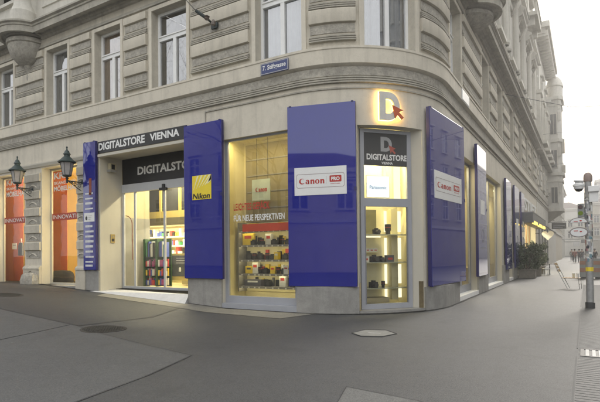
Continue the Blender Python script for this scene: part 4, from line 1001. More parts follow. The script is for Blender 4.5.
# ------------------------------------------------------------------ wall lanterns, street name sign, cable anchor
def lantern(s, label):
    t = thing('wall_lantern', label, 'lantern', Wm(s, 0, 4.1), 'wall lanterns')
    f = lambda a, b, c: Wm(s + a, .62 + b, 4.40 + c)
    mb = MB(f); mb.lathe([(.0, -.22), (.02, -.20), (.025, -.10), (.06, -.06), (.03, -.02), (.10, .0), (.155, .03), (.155, .06)], k=8); mb.build('lantern_base', M_IRON, t)
    mb = MB(f); mb.lathe([(.14, .06), (.215, .50)], k=6); mb.build('lantern_glass', M_GRIME, t)
    mb = MB(f)
    for i in range(6):
        a = 2 * PI * i / 6; mb.tube([(.142 * math.cos(a), .142 * math.sin(a), .06), (.218 * math.cos(a), .218 * math.sin(a), .5)], .010, 5)
    mb.lathe([(.22, .49), (.225, .52), (.22, .52)], k=6); mb.build('cage', M_IRON, t)
    mb = MB(f); mb.lathe([(.30, .50), (.31, .53), (.22, .60), (.13, .70), (.10, .72), (.10, .78), (.13, .80), (.09, .86), (.07, .92), (.03, .95), (.02, 1.02), (.035, 1.05), (.0, 1.10)], k=12); mb.build('cap', mat('green_iron', (.03, .05, .045), .5, .25, 15), t, smooth=True)
    g = lambda a, b, c: Wm(s + a, b, c)
    mb = MB(g); mb.tube([(0, .03, 4.26), (0, .62, 4.26)], .022, 8); mb.tube([(0, .62, 4.18), (0, .62, 4.3)], .035, 8)
    mb.box(-.05, .05, 0, .04, 3.92, 4.34); mb.build('arm', M_IRON, t)
    mb = MB(g)
    for c0, c1, r0 in ((.14, 4.14, .09), (.30, 4.17, .065), (.43, 4.19, .05)):
        pts = [(0, c0 + r0 * (1 - k / 26) * math.cos(k * .5), c1 + r0 * (1 - k / 26) * math.sin(k * .5)) for k in range(20)]; mb.tube(pts, .011, 5)
    mb.tube([(0, .04, 3.96), (0, .18, 4.02), (0, .34, 4.12), (0, .56, 4.24)], .014, 6); mb.build('scroll', M_IRON, t)
    return t
lantern(-12.12, 'dark iron wall lantern on the pier between the two orange windows')
lantern(-8.98, 'dark iron wall lantern beside the narrow blue listing panel')
t = thing('street_sign', 'blue street name sign reading 7. Stiftgasse under a first floor window', 'street sign', Wm(-.43, .05, 6.55))
t2_ = thing('street_sign', 'small street plate painted with its white reflection on the band just past the rounded corner', 'street sign', Wm(7.5, .1, 6.6))
mb = MB(Wm); mb.box(6.95, 8.0, .125, .15, 6.58, 6.90); mb.build('plate', M_WHITE, t2_, bevel=.004)  # white reflection on the end-on sign, put into the plate colour
mb = MB(Wm); mb.box(6.92, 8.03, .121, .135, 6.55, 6.93); mb.build('border', MATS['white_paint'], t2_)
F, L = chord(-.88, .03, .165); f = fmat(F)
mb = MB(f); mb.box(0, L, -.02, 0, 6.55, 6.87); mb.build('plate', mat('enamel_blue', (.035, .05, .16), .35, .05, 4), t, bevel=.004)
mb = MB(f); put(mb, text_geo('7. Stiftgasse', .76, .17, .02), .07, 6.63, n=.003); mb.build('lettering', M_LETTER, t)
mb = MB(f); put(mb, poly_geo([rrect(.012, L - .012, 6.562, 6.858, .01), list(reversed(rrect(.03, L - .03, 6.58, 6.84, .01)))]), 0, 0, n=.002); mb.build('border', MATS['grey_emblem'], t)
t = thing('cable_anchor', 'dark insulated cable anchor bolted to the banded first floor wall', 'cable anchor', Wm(-2.6, 0, 8.4))
mb = MB(Wm); mb.tube([(-2.6, .0, 8.42), (-2.6, .42, 8.50)], .03, 8); mb.box(-2.72, -2.48, .05, .10, 8.34, 8.50); mb.build('bracket', M_IRON, t)
f = lambda a, b, c: Wm(-2.6 + a, .42 + b, 8.46 + c)
mb = MB(f); mb.lathe([(0, 0), (.05, 0), (.08, .03), (.05, .06), (.09, .09), (.05, .12), (0, .13)], k=10); mb.lathe([(0, -.16), (.06, -.15), (.07, -.08), (.03, 0)], c=(.16, -.1), k=10); mb.build('insulator', mat('insulator', (.16, .13, .11), .4), t, smooth=True)
mb = MB(Wm); mb.tube([(-2.66, .42, 8.55), (-2.9, .55, 8.75)], .05, 8); mb.build('turnbuckle', M_IRON, t)
def wire(name, label, pts, r=.011):
    mb = MB(); mb.tube(pts, r, 5); o = mb.build(name, mat('wire', (.05, .05, .05), .6), None); tag(o, label, 'wire'); return o
wire('overhead_wire', 'thin cable rising up and left from the wall anchor', [Wm(-2.9, .55, 8.75), Vector((-9, -3, 12.6)), Vector((-20, -12, 19))])
wire('overhead_wire', 'thin cable against the sky at the top right, sloping up from the roofline', [(-.1, 30, 19.0), (6, 30, 20.2), (16, 30, 23)])
wire('overhead_wire', 'thicker overhead cable crossing the street from the first floor wall', [Wm(17.2, .1, 9.6), (3, 18, 9.15), (9, 20, 9.0), (16, 21, 9.2)], .014)
wire('overhead_wire', 'second overhead cable over the street just below the thicker one', [(-.05, 38, 12.2), (5, 38, 12.2), (16, 38, 13.4)], .013)
wire('overhead_wire', 'lowest thin cable across the pale sky over the side street', [(0, 40, 9.7), (8, 40, 9.6), (16, 40, 9.9)], .012)

# ------------------------------------------------------------------ shop canopy, letters and cafe front on the side street
t = thing('shop_canopy', 'grey box canopy with glowing amber tubes over a shop on the side street', 'canopy', Wm(30, 0, 3.4))
mb = MB(Wm); mb.box(24.4, 35.6, .0, .70, 3.40, 4.02); mb.build('box', mat('canopy_grey', (.17, .17, .16), .6, .1, 3), t)
mb = MB(Wm)
for a in (25.0, 28.9, 32.4): mb.box(a, a + 2.6, .58, .706, 3.36, 3.52)
mb.build('tube', M_AMBER, t)
mb = MB(Wm); mb.box(24.4, 35.6, .0, .72, 4.02, 4.08); mb.build('cover', M_PLINTH, t)
t = thing('shop_lettering', 'large pale block letters on the wall above the grey canopy', 'lettering', Wm(30, 0, 4.2))
F, L = chord(25.2, 35, .06); mb = MB(fmat(F)); put(mb, text_geo('STIFT', L * .9, .85, .03), .3, 4.30, thick=.05); mb.build('letters', M_WHITE, t)
mb = MB(Wm)
for q in (26.5, 30, 33.5): mb.box(q, q + .06, 0, .06, 4.45, 4.5)
mb.build('standoff', M_STEEL, t)
a, b, c, d, dep = SH2; mb = MB(Wm)
for x in (a, a + 2.2, a + 4.4, a + 6.6, b - .12): mb.box(x, x + .12, -dep, -dep + .08, c, d)
mb.box(a, b, -dep, -dep + .08, c, c + .5); fr = mb.build('shop_window', M_WOOD, B)
mb = MB(Wm); mb.quad([(a, -dep + .03, c + .5), (b, -dep + .03, c + .5), (b, -dep + .03, d), (a, -dep + .03, d)]); mb.build('pane', M_SHOPGLASS, fr)
t = thing('heart_sign', 'white heart shaped sign hanging beyond the canopy', 'sign', (.85, 32.3, 2.5))
hp = []
for i in range(40):
    a = 2 * PI * i / 40; hp.append((.027 * 16 * math.sin(a) ** 3, .027 * (13 * math.cos(a) - 5 * math.cos(2 * a) - 2 * math.cos(3 * a) - math.cos(4 * a))))
f = lambda u, n, z: Vector((.92 + u, 32.3 - n, 2.85 + z))
mb = MB(f); put(mb, poly_geo([hp]), 0, 0, thick=.06); mb.build('plate', M_LETTER, t)
mb = MB(); mb.tube([(.0, 32.28, 3.0), (.9, 32.28, 3.0)], .018, 6); mb.build('bracket', M_IRON, t)
t = thing('hanging_sign', 'dark rectangular sign board sticking out below the corner bay far down the street', 'sign', (1.05, 48.4, 3.9))
mb = MB(); mb.box(.35, 1.75, 48.35, 48.5, 3.95, 4.62); mb.build('board', mat('brown_board', (.06, .055, .05), .6), t)
mb = MB(); mb.box(.5, 1.6, 48.34, 48.352, 4.25, 4.32); mb.box(.5, 1.4, 48.34, 48.352, 4.08, 4.13); mb.build('faint_marks', MATS['grey_emblem'], t)
mb = MB(); mb.tube([(0, 48.42, 4.7), (1.8, 48.42, 4.7)], .03, 6); mb.build('bracket', M_IRON, t)

# potted shrubs
def leaf_cloud(c, rx, ry, rz, n, rng, size=.11):
    mb = MB()
    clumps = [(rng.uniform(-.75, .75), rng.uniform(-.75, .75), rng.uniform(-.8, .8), rng.uniform(.28, .5)) for _ in range(16)]
    for _ in range(n):
        cl = rng.choice(clumps); d = Vector((rng.gauss(0, 1), rng.gauss(0, 1), rng.gauss(0, 1))).normalized() * cl[3] * rng.random() ** .4
        p = Vector((c[0] + (cl[0] + d.x) * rx, c[1] + (cl[1] + d.y) * ry, max(.1, c[2] + (cl[2] + d.z) * rz)))
        u = Vector((rng.gauss(0, 1), rng.gauss(0, 1), rng.gauss(.3, 1))).normalized(); w = u.orthogonal().normalized(); w.rotate(Matrix.Rotation(rng.uniform(0, 6.28), 3, u)); q = u.cross(w); l_, wd = size * rng.uniform(.7, 1.5), size * .3
        mb.quad([p - w * l_ * .5, p + q * wd, p + w * l_ * .5, p - q * wd])
    return mb
rng = random.Random(11)
for x, y, h, r, lab in ((.55, 20.0, 1.75, .62, 'bushy dark green shrub in a stone planter nearest the camera by the canopy'), (.62, 22.8, 1.7, .62, 'dark green shrub in a wide stone planter, middle one under the canopy'), (.62, 26.2, 1.9, .70, 'loose green shrub in a planter under the amber lit canopy, farthest of three')):
    t = thing('potted_shrub', lab, 'potted plant', (x, y, 0), 'shrubs in planters')
    mb = MB(); mb.box(x - .45, x + .45, y - .32, y + .32, 0, .48); mb.build('planter', mat('planter_stone', (.20, .18, .15), .85, .2, 6, .3, 40), t, bevel=.02)
    mb = MB(); mb.box(x - .48, x + .48, y - .35, y + .35, .47, .52); mb.build('planter_rim', MATS['planter_stone'], t)
    mb = MB()
    for k in range(7):
        a = k * .9; mb.tube([(x + .1 * math.cos(a), y + .1 * math.sin(a), .45), (x + .3 * r * math.cos(a), y + .3 * r * math.sin(a), h * .6), (x + .75 * r * math.cos(a), y + .75 * r * math.sin(a), h * .95)], .022, 5, .008)
    mb.build('stems', M_TWIG, t)
    leaf_cloud((x, y, h * .58 + .25), r, r * .95, h * .42, 1500, rng, .13).build('foliage', M_LEAF, t)
# dark seat and small white table near the planters
t = thing('cafe_table', 'small dark cafe table with round top beside the planters', 'table', (1.25, 25.0, 0))
f = lambda a, b, c: Vector((1.45 + a, 24.6 + b, c))
mb = MB(f); mb.lathe([(0, .70), (.36, .70), (.36, .74), (0, .74)], k=20); mb.build('tabletop', mat('dark_wood', (.05, .035, .025), .5), t)
mb = MB(f); mb.lathe([(.24, 0), (.05, .04), (.03, .1), (.03, .70)], k=12); mb.build('pedestal', M_IRON, t)
t = thing('white_stool', 'white round stool tucked under the small dark cafe table', 'stool', (1.2, 24.2, 0))
f = lambda a, b, c: Vector((1.28 + a, 23.9 + b, c))
mb = MB(f); mb.lathe([(0, .40), (.20, .40), (.22, .44), (.2, .47), (0, .47)], k=16); mb.build('seat', M_WHITE, t)
for k in range(4):
    a = k * PI / 2 + .5; mb = MB(f); mb.tube([(.13 * math.cos(a), .13 * math.sin(a), .4), (.2 * math.cos(a), .2 * math.sin(a), 0)], .015, 6); mb.build('leg', M_WHITE, t)

# folding bench chair with cups
cx, cy = 2.95, 12.1
t = thing('folding_chair', 'wooden slat folding chair with metal legs standing alone on the side street pavement', 'chair', (cx, cy, 0))
f = lambda a, b, c: Vector((cx + a * .98 + b * .2, cy + b * .98 - a * .2, c))
mb = MB(f)
for k in range(5): mb.box(-.26 + k * .125, -.26 + k * .125 + .105, -.22, .22, .44, .465)
mb.build('seat', mat('pale_wood', (.38, .26, .13), .55, .2, 10), t)
mb = MB(f)
for z0, x0 in ((.84, -.47), (.97, -.52), (.70, -.42)): mb.quad([(x0, -.22, z0), (x0, .22, z0), (x0 - .04, .22, z0 + .10), (x0 - .04, -.22, z0 + .10)]); mb.quad([(x0 - .02, -.22, z0), (x0 - .02, .22, z0), (x0 - .06, .22, z0 + .10), (x0 - .06, -.22, z0 + .10)])
mb.build('backrest', MATS['pale_wood'], t)
for y in (-.2, .2):
    mb = MB(f); mb.tube([(-.58, y, 1.08), (-.30, y, .46), (-.08, y, 0)], .014, 6); mb.build('back_leg', M_STEEL, t)
    mb = MB(f); mb.tube([(-.26, y, .44), (.34, y, .44), (.36, y, 0)], .013, 6); mb.build('front_leg', M_STEEL, t)
mb = MB(f); mb.tube([(.36, -.2, .2), (.36, .2, .2)], .01, 6); mb.build('stretcher', M_STEEL, t)
for q, (dx, m_, lab) in enumerate(((.12, mat('cream_cup', (.72, .66, .5), .5), 'cream paper cup standing on the folding chair, left one'), (.27, M_LETTER, 'white paper cup standing on the folding chair, right one'))):
    t2 = thing('paper_cup', lab, 'cup', f(dx, 0, .465)); g = lambda a, b, c, dx=dx: f(dx, 0, .465) + Vector((a, b, c))
    mb = MB(g); mb.lathe([(0, 0), (.045, 0), (.055, .17), (.05, .17), (.04, .02)], k=12); mb.build('cup', m_, t2)
    mb = MB(g); mb.lathe([(.057, .165), (.058, .18), (0, .18)], k=12); mb.build('lid', M_WHITE, t2)

# street pole with stickers, lamp, signs
px, py = 3.60, 4.45
t = thing('street_pole', 'grey metal pole plastered with stickers and topped by a rounded cap', 'pole', (px, py, 0))
f = lambda a, b, c: Vector((px + a, py + b, c))
mb = MB(f); mb.lathe([(.115, 0), (.115, .12), (.095, .13), (.092, .9), (.088, 3.5)], k=20); mb.build('shaft', mat('pole_grey', (.34, .34, .33), .5, .2, 9, .2, 50, metal=.3), t, smooth=True)
mb = MB(f); mb.lathe([(.118, 0), (.118, .16), (.1, .17)], k=20); mb.build('base_band', M_DARKGREY, t, smooth=True)
mb = MB(f); mb.lathe([(.10, 3.5), (.11, 3.52), (.11, 3.64), (.09, 3.71), (.05, 3.75), (0, 3.76)], k=18); mb.build('cap', mat('rust_cap', (.30, .23, .20), .7), t, smooth=True)
rr = random.Random(9); SM = [MATS['white_letters'], PROD[3], mat('sticker_grey', (.30, .30, .32), .6), mat('sticker_dark', (.06, .06, .07), .6), PROD[1], mat('sticker_teal', (.15, .25, .28), .6), mat('sticker_pink', (.45, .25, .25), .6), mat('sticker_pale', (.50, .48, .42), .6)]
sb = [MB(f) for _ in SM]
def sticker(mb, a0, a1, z0, z1, r=.0965):
    n = 5
    for i in range(n):
        u, v = a0 + (a1 - a0) * i / n, a0 + (a1 - a0) * (i + 1) / n; mb.quad([(r * math.cos(u), r * math.sin(u), z0), (r * math.cos(v), r * math.sin(v), z0), (r * math.cos(v), r * math.sin(v), z1), (r * math.cos(u), r * math.sin(u), z1)])
k = 0
while k < 150:
    a0 = rr.uniform(-3.6, .3); z0 = 1.25 + 1.9 * rr.random() ** .9; sticker(sb[rr.choice([0, 0, 1, 2, 2, 3, 5, 6, 7, 7])], a0, a0 + rr.uniform(.3, .9), z0, z0 + rr.uniform(.05, .16), .0935 + k * .00004 + (0 if z0 > .2 else .02)); k += 1
for b, m in zip(sb, SM):
    if b.v: b.build('stickers', m, t)
mb = MB(f); sticker(mb, -3.4, .3, 1.02, 1.13, .0985); mb.build('yellow_band', M_YELLOW, t)
t = thing('traffic_camera', 'small dome camera on an arm at the top of the stickered pole', 'camera', f(-.2, 0, 3.4))
mb = MB(f); mb.tube([(-.08, 0, 3.52), (-.34, 0, 3.55)], .025, 6); mb.box(-.32, -.1, -.05, .05, 3.42, 3.52); mb.build('arm', MATS['pole_grey'], t)
g = lambda a, b, c: f(-.22 + a, -.02 + b, 3.24 + c)
mb = MB(g); mb.lathe([(0, 0), (.07, .02), (.12, .08), (.13, .14), (.15, .15), (.15, .20), (.1, .23), (0, .24)], k=16); mb.build('housing', M_WHITE, t, smooth=True)
mb = MB(g); mb.lathe([(0, -.01), (.07, .01), (.115, .075)], k=16); mb.build('lens_dome', M_BLACK, t, smooth=True)
t = thing('signal_box', 'white rectangular box strapped high on the stickered pole', 'signal box', f(.1, -.1, 3.0))
mb = MB(f); mb.box(.02, .24, -.14, -.10, 2.92, 3.34); mb.box(.0, .27, -.22, -.10, 3.20, 3.36); mb.build('case', M_WHITE, t, bevel=.01)
mb = MB(f); mb.box(-.1, .12, -.115, .1, 2.98, 3.02); mb.build('strap', M_STEEL, t)
t = thing('traffic_light', 'small grey signal head with green lens on the left of the stickered pole', 'traffic light', f(-.2, 0, 2.6))
mb = MB(f); mb.box(-.26, -.10, -.08, .08, 2.52, 2.90); mb.build('case', mat('signal_grey', (.22, .23, .22), .5), t, bevel=.012)
mb = MB(lambda a, b, c: f(-.19 + a, -.085 + b, 2.62 + c)); mb.lathe([(0, 0), (.001, .0), (.062, 0.0)], k=4)
mb = MB(f); mb.tube([(-.19, -.075, 2.63), (-.19, -.088, 2.63)], .06, 16); mb.build('green_lens', em_mat('green_lens', (.22, .30, .05), .30), t)
mb = MB(f); mb.tube([(-.19, -.075, 2.80), (-.19, -.088, 2.80)], .06, 16); mb.build('red_lens', mat('red_lens', (.05, .02, .02), .4), t)
def oval_sign(z, half, label):
    t = thing('oval_sign', label, 'sign', f(-.25, 0, z)); g = lambda u, n, c: f(-.24 + u, -.1 - n, z + c)
    e = ell(0, 0, .23, .15, 0, 180, 20) if half else ell(0, 0, .23, .14, 0, 360, 28)
    e2 = ell(0, .012, .20, .12, 0, 180, 20) if half else ell(0, 0, .20, .115, 0, 360, 28)
    mb = MB(g); put(mb, poly_geo([e]), 0, 0, thick=.015); mb.build('plate', mat('oval_ring', (.22, .19, .18), .5), t)
    mb = MB(g); put(mb, poly_geo([e2]), 0, 0, n=.022); mb.build('white_field', M_LETTER, t)
    mb = MB(g); put(mb, poly_geo([ell(.05, .02 if not half else .06, .03, .02, 0, 360, 10)]), 0, 0, n=.026); mb.box(-.12, -.02, .024, .027, .03, .05); mb.build('red_mark', M_RED, t)
    mb = MB(f); mb.box(-.1, .1, -.10, .1, z + .02, z + .05); mb.build('strap', M_STEEL, t)
oval_sign(2.36, True, 'upper half oval white sign with dark rim on the stickered pole')
oval_sign(2.10, False, 'full oval white sign with dark rim and red mark on the pole')
# red and white barrier behind the pole
t = thing('road_barrier', 'grey barrier boards with red stripes standing behind the stickered pole', 'barrier', (3.8, 20.8, 0))
for x0, x1 in ((3.20, 3.68), (3.84, 4.35)):
    mb = MB(); mb.box(x0, x1, 20.75, 20.80, .06, 1.14); bd = mb.build('board', mat('barrier_grey', (.30, .31, .30), .6, .1, 4), t)
    mb = MB(); mb.box(x0 + .0, x1, 20.742, 20.749, .36, .60); mb.box(x0, x1, 20.742, 20.749, .78, 1.0); mb.build('red_stripe', mat('barrier_red', (.36, .20, .14), .6), bd)
mb = MB(); mb.box(3.25, 3.6, 20.6, 20.95, 0, .08); mb.box(3.95, 4.3, 20.6, 20.95, 0, .08); mb.build('foot', M_DARKGREY, t)

# ------------------------------------------------------------------ people far down the street
def person(x, y, rz, coat_c, leg_c, stride, label, hair_c=(.03, .02, .015), bag=None):
    t = thing('person', label, 'person', (x, y, 0))
    cs, sn = math.cos(rz), math.sin(rz)
    def Pp(a, b, c): return (x + a * cs - b * sn, y + a * sn + b * cs, c)
    def skin(name, pts, edges, radii, m):
        me = bpy.data.meshes.new(name); me.from_pydata([Pp(*p) for p in pts], edges, []); me.materials.append(m)
        o = bpy.data.objects.new(name, me); C.objects.link(o)
        md = o.modifiers.new('skin', 'SKIN'); 
        if not me.skin_vertices: me.skin_vertices_ensure() if hasattr(me, 'skin_vertices_ensure') else None
        if not me.skin_vertices:
            bm = bmesh.new(); bm.from_mesh(me); bm.verts.layers.skin.verify(); bm.to_mesh(me); bm.free()
        for v, r in zip(me.skin_vertices[0].data, radii): v.radius = (r, r)
        me.skin_vertices[0].data[0].use_root = True
        o.modifiers.new('sub', 'SUBSURF').levels = 2; o.modifiers['sub'].render_levels = 2
        o.parent = t; o.matrix_parent_inverse = parent_inv(t); return o
    d = stride
    J = [(0, 0, .95), (0, 0, 1.15), (0, .0, 1.38), (0, 0, 1.48), (0, .02, 1.56), (0, .02, 1.68), (-.19, 0, 1.40), (-.25, d * .3, 1.13), (-.24, d * .75 + .05, .90), (.19, 0, 1.40), (.25, -d * .3, 1.13), (.24, -d * .6 + .05, .90), (-.09, 0, .90), (-.10, -d * .4 + .03, .50), (-.10, -d * .95, .09), (-.10, -d * .95 + .16, .04), (.09, 0, .90), (.10, d * .45 + .03, .50), (.10, d * .9, .09), (.10, d * .9 + .16, .04)]
    E_ = [(0, 1), (1, 2), (2, 3), (3, 4), (4, 5), (2, 6), (6, 7), (7, 8), (2, 9), (9, 10), (10, 11), (0, 12), (12, 13), (13, 14), (14, 15), (0, 16), (16, 17), (17, 18), (18, 19)]
    rad = [.13, .12, .13, .055, .085, .09, .06, .045, .035, .06, .045, .035, .085, .06, .045, .04, .085, .06, .045, .04]
    skin('body', J, E_, rad, mat('skin', (.42, .26, .19), .6))
    ck = J[:3] + [J[6], J[7], (J[8][0], J[8][1], .96), J[9], J[10], (J[11][0], J[11][1], .96), (0, 0, .76)]
    skin('coat', ck, [(0, 1), (1, 2), (2, 3), (3, 4), (4, 5), (2, 6), (6, 7), (7, 8), (0, 9)], [.175, .155, .155, .085, .065, .055, .085, .065, .055, .19], mat('coat_%.2f_%.2f' % coat_c[:2], coat_c, .8))
    lk = [J[0], J[12], J[13], (J[14][0], J[14][1], .1), J[16], J[17], (J[18][0], J[18][1], .1)]
    skin('trousers', lk, [(0, 1), (1, 2), (2, 3), (0, 4), (4, 5), (5, 6)], [.15, .105, .08, .065, .105, .08, .065], mat('trousers_%.2f' % leg_c[0], leg_c, .8))
    mb = MB(lambda a, b, c: Vector(Pp(a, b, c))); mb.lathe([(.07, 1.62), (.108, 1.66), (.112, 1.71), (.09, 1.765), (0, 1.79)], c=(0, -.01), k=12); mb.build('hair', mat('hair_%.3f' % hair_c[0], hair_c, .7), t, smooth=True)
    mb = MB(lambda a, b, c: Vector(Pp(a, b, c)))
    for q in (-.035, .035): mb.box(q - .012, q + .012, .10, .112, 1.625, 1.64)
    mb.box(-.025, .025, .095, .11, 1.56, 1.57); mb.build('face_features', M_BLACK, t)
    return t
def street_pos(pxl, Y):
    th = math.atan((pxl - 300) / 482.67) - math.radians(30.62); return 3.52 + (Y + 11.14) * math.tan(th)
for pxl, Y, rz, cc, lc, st, lab in ((574.5, 58, PI, (.26, .07, .05), (.03, .03, .04), .22, 'person in a rust red coat walking towards the camera far down the street'),
        (579.0, 61, 0, (.025, .025, .03), (.03, .03, .05), .25, 'person in a black coat seen from behind just right of the red coat'),
        (581.8, 64, PI, (.05, .05, .06), (.05, .06, .10), .15, 'person in dark grey jacket beside the black coat in the distance'),
        (594.5, 56, PI, (.015, .015, .018), (.02, .02, .02), .2, 'person in black clothes at right of the pole far away'),
        (571.6, 70, 0, (.20, .19, .17), (.04, .05, .08), .2, 'person in a pale grey coat at the left of the distant group')):
    person(street_pos(pxl, Y), Y, rz, cc, lc, st, lab)

# ------------------------------------------------------------------ neighbouring and distant buildings
M_FAR = [mat('far_plaster_%d' % i, c, .9, .1, .8, .2, 15, streak=.3) for i, c in enumerate([(.50, .48, .42), (.46, .43, .36), (.55, .53, .48), (.40, .39, .37), (.52, .47, .38)])]
M_FGLASS = mat('far_glass', (.05, .055, .06), .08, .2, 2, spec=.8)
def block(name, label, x0, x1, y0, y1, h, m, faces, cell=(3.4, 3.7), win=(1.25, 2.0), z0=4.6, grp=None, eave=.6, roofm=None, shop=True):
    """faces: list of 'S' (towards -Y), 'E' (towards +X), 'W', 'N'"""
    t = thing(name, label, 'building', ((x0 + x1) / 2, (y0 + y1) / 2, 0), grp)
    mb = MB(); mb.box(x0, x1, y0, y1, -.3, h); mb.build('wall', m, t)
    mb = MB(); mb.box(x0 - eave, x1 + eave, y0 - eave, y1 + eave, h, h + .35); mb.box(x0 - eave * .6, x1 + eave * .6, y0 - eave * .6, y1 + eave * .6, h - .4, h)
    mb.box(x0 - .12, x1 + .12, y0 - .12, y1 + .12, 4.1, 4.4); mb.build('cornice', M_FAR[2], t)
    mb = MB(); i0 = [(x0 - .2, y0 - .2), (x1 + .2, y0 - .2), (x1 + .2, y1 + .2), (x0 - .2, y1 + .2)]
    cxm, cym = (x0 + x1) / 2, (y0 + y1) / 2; k = .45
    top = [(cxm + (a - cxm) * k, cym + (b - cym) * k) for a, b in i0]
    for i in range(4): a, b = i0[i], i0[(i + 1) % 4]; c, d = top[(i + 1) % 4], top[i]; mb.quad([(*a, h + .35), (*b, h + .35), (*c, h + 2.6), (*d, h + 2.6)])
    mb.quad([(*q, h + 2.6) for q in top]); mb.build('roof', roofm or mat('roof_tile', (.12, .09, .08), .8), t)
    proto = {}
    for fc in faces:
        if fc in 'SN': L = x1 - x0
        else: L = y1 - y0
        n = max(1, int(L / cell[0])); rows = max(1, int((h - z0 - .6) / cell[1]))
        for i in range(n):
            for r in range(rows):
                u = (i + .5) * L / n; z = z0 + r * cell[1] + .7
                if fc == 'S': P = Vector((x0 + u, y0, z)); rot_ = 0
                elif fc == 'N': P = Vector((x0 + u, y1, z)); rot_ = PI
                elif fc == 'E': P = Vector((x1, y0 + u, z)); rot_ = PI / 2
                else: P = Vector((x0, y0 + u, z)); rot_ = -PI / 2
                key = 'w%.2f_%.2f' % win
                if key not in WP:
                    w, hh = win; mb = MB()
                    mb.box(-w / 2 - .15, -w / 2, -.10, .02, -.1, hh + .15); mb.box(w / 2, w / 2 + .15, -.10, .02, -.1, hh + .15); mb.box(-w / 2, w / 2, -.10, .02, hh, hh + .15); mb.box(-w / 2 - .2, w / 2 + .2, -.2, .02, -.2, -.08); mb.box(-w / 2 - .25, w / 2 + .25, -.28, .02, hh + .3, hh + .45)
                    me1 = mb.build('window', M_PALE).data
                    mb = MB(); mb.box(-w / 2, w / 2, -.012, .01, 0, hh); me2 = mb.build('pane', M_FGLASS).data
                    for o in [o for o in C.objects if o.data in (me1, me2)]: bpy.data.objects.remove(o)
                    mb = MB(); mb.box(-.04, .04, -.05, -.013, 0, hh); mb.box(-w / 2, w / 2, -.05, -.013, hh * .66, hh * .66 + .07)
                    o = mb.build('mullion', M_WHITE); me3 = o.data; bpy.data.objects.remove(o); WP[key] = (me1, me2, me3)
                me1, me2, me3 = WP[key]
                o = bpy.data.objects.new('window', me1); C.objects.link(o); o.location = P; o.rotation_euler = (0, 0, rot_); o.parent = t; o.matrix_parent_inverse = parent_inv(t)
                for nm, q in (('pane', me2), ('mullion', me3)):
                    o2 = bpy.data.objects.new(nm, q); C.objects.link(o2); o2.parent = o
    return t
WP = {}
# second building on the left of the side street, with the overhanging eave
N = block('apartment_building', 'tall pale stone building with wide projecting eave directly past the corner building', -14, 0.0, 34.6, 48.9, 21.6, M_PALE, 'E', (3.6, 4.1), (1.3, 2.4), 6.9, eave=.5)
mb = MB(); mb.box(-1, 1.1, 36.4, 50.2, 21.4, 21.9); mb.box(-1, .75, 36.6, 50.0, 20.9, 21.4)
for i in range(17): mb.box(.0, .95, 36.7 + i * .8, 37.0 + i * .8, 20.7, 21.2)
mb.build('eave', M_PALE, N)
mb = MB(lambda a, b, c: Vector((b, a, c))); 
for z, o in ((6.52, .07), (6.1, .08), (10.2, .5), (5.9, .03)): mb.box(34.6, 48.9, 0, o, z, z + (.42 if z > 6.4 else .16))
mb.build('band_course', M_DARKTRIM, N)
mb = MB()
for i in range(5):
    y = 35.2 + i * 3.6
    for k in range(3): mb.box(0, .07, y - .05 + .0, y + 1.3, 7.3 + k * .9, 7.75 + k * .9)
mb.build('rusticated_blocks', M_SMOOTH, N)
mb = MB()
for i in range(4): mb.box(-.02, .015, 35.4 + i * 3.4, 37.6 + i * 3.4, .2, 3.9)
mb.build('shop_opening', M_DARKIN, N)
mb = MB()
for i in range(4):
    y = 36.6 + i * 3.55; mb.box(0, .45, y - .9, y + .9, 15.4, 15.7); mb.box(0, .35, y - 1.2, y - .9, 11.2, 15.2); mb.box(0, .35, y + .9, y + 1.2, 11.2, 15.2); mb.box(0, .8, y - 1, y + 1, 10.9, 11.2)
mb.build('pilasters', M_PALE, N)
# third building with the corner bay tower
T = block('bay_tower_building', 'pale building with a tall domed corner bay far down the street', -14, -.1, 49.3, 66, 18.0, M_FAR[2], 'E', (3.4, 3.7), (1.2, 2.0), 5.0)
bx0, bx1, by0, by1 = -.1, 1.42, 49.1, 52.4
mb = MB()
def octa(z0, z1, g=0, bulge=None):
    p = [(bx0, by0 - g), (bx1 - .35 + g * .6, by0 - g), (bx1 + g, by0 + .45 - g * .4), (bx1 + g, by1 - .45 + g * .4), (bx1 - .35 + g * .6, by1 + g), (bx0, by1 + g)]
    b = len(mb.v); mb.v += [Vector((*q, z0)) for q in p] + [Vector((*q, z1)) for q in p]
    for i in range(6): j = (i + 1) % 6; mb.f.append((b + i, b + j, b + 6 + j, b + 6 + i))
    mb.f.append(tuple(b + i for i in reversed(range(6)))); mb.f.append(tuple(b + 6 + i for i in range(6)))
octa(6.0, 18.6); mb.build('bay', M_FAR[2], T)
mb = MB()
for z, g, hh in ((9.9, .22, .35), (9.2, .10, .3), (13.6, .2, .35), (5.95, .12, .3), (18.3, .22, .35), (17.6, .1, .2)): octa(z, z + hh, g)
mb.build('bay_cornice', M_PALE, T)
mb = MB(); 
pts = [(bx0, by0), (bx1 - .35, by0), (bx1, by0 + .45), (bx1, by1 - .45), (bx1 - .35, by1), (bx0, by1)]
for i in range(5): a, b = pts[i], pts[i + 1]; mb.quad([(*a, 5.95), (*b, 5.95), (bx0, 50.4, 4.7), (bx0, 50.4, 4.7)][:3])
mb.build('corbel', M_FAR[1], T)
mb = MB(); mb.lathe([(1.05, 18.6), (1.05, 19.9), (1.15, 20.0), (1.12, 20.2), (.9, 20.8), (.5, 21.2), (0, 21.3)], c=(.75, 50.6), k=20, scale=(.8, 1.2)); mb.build('dome', M_PALE, T, smooth=True)
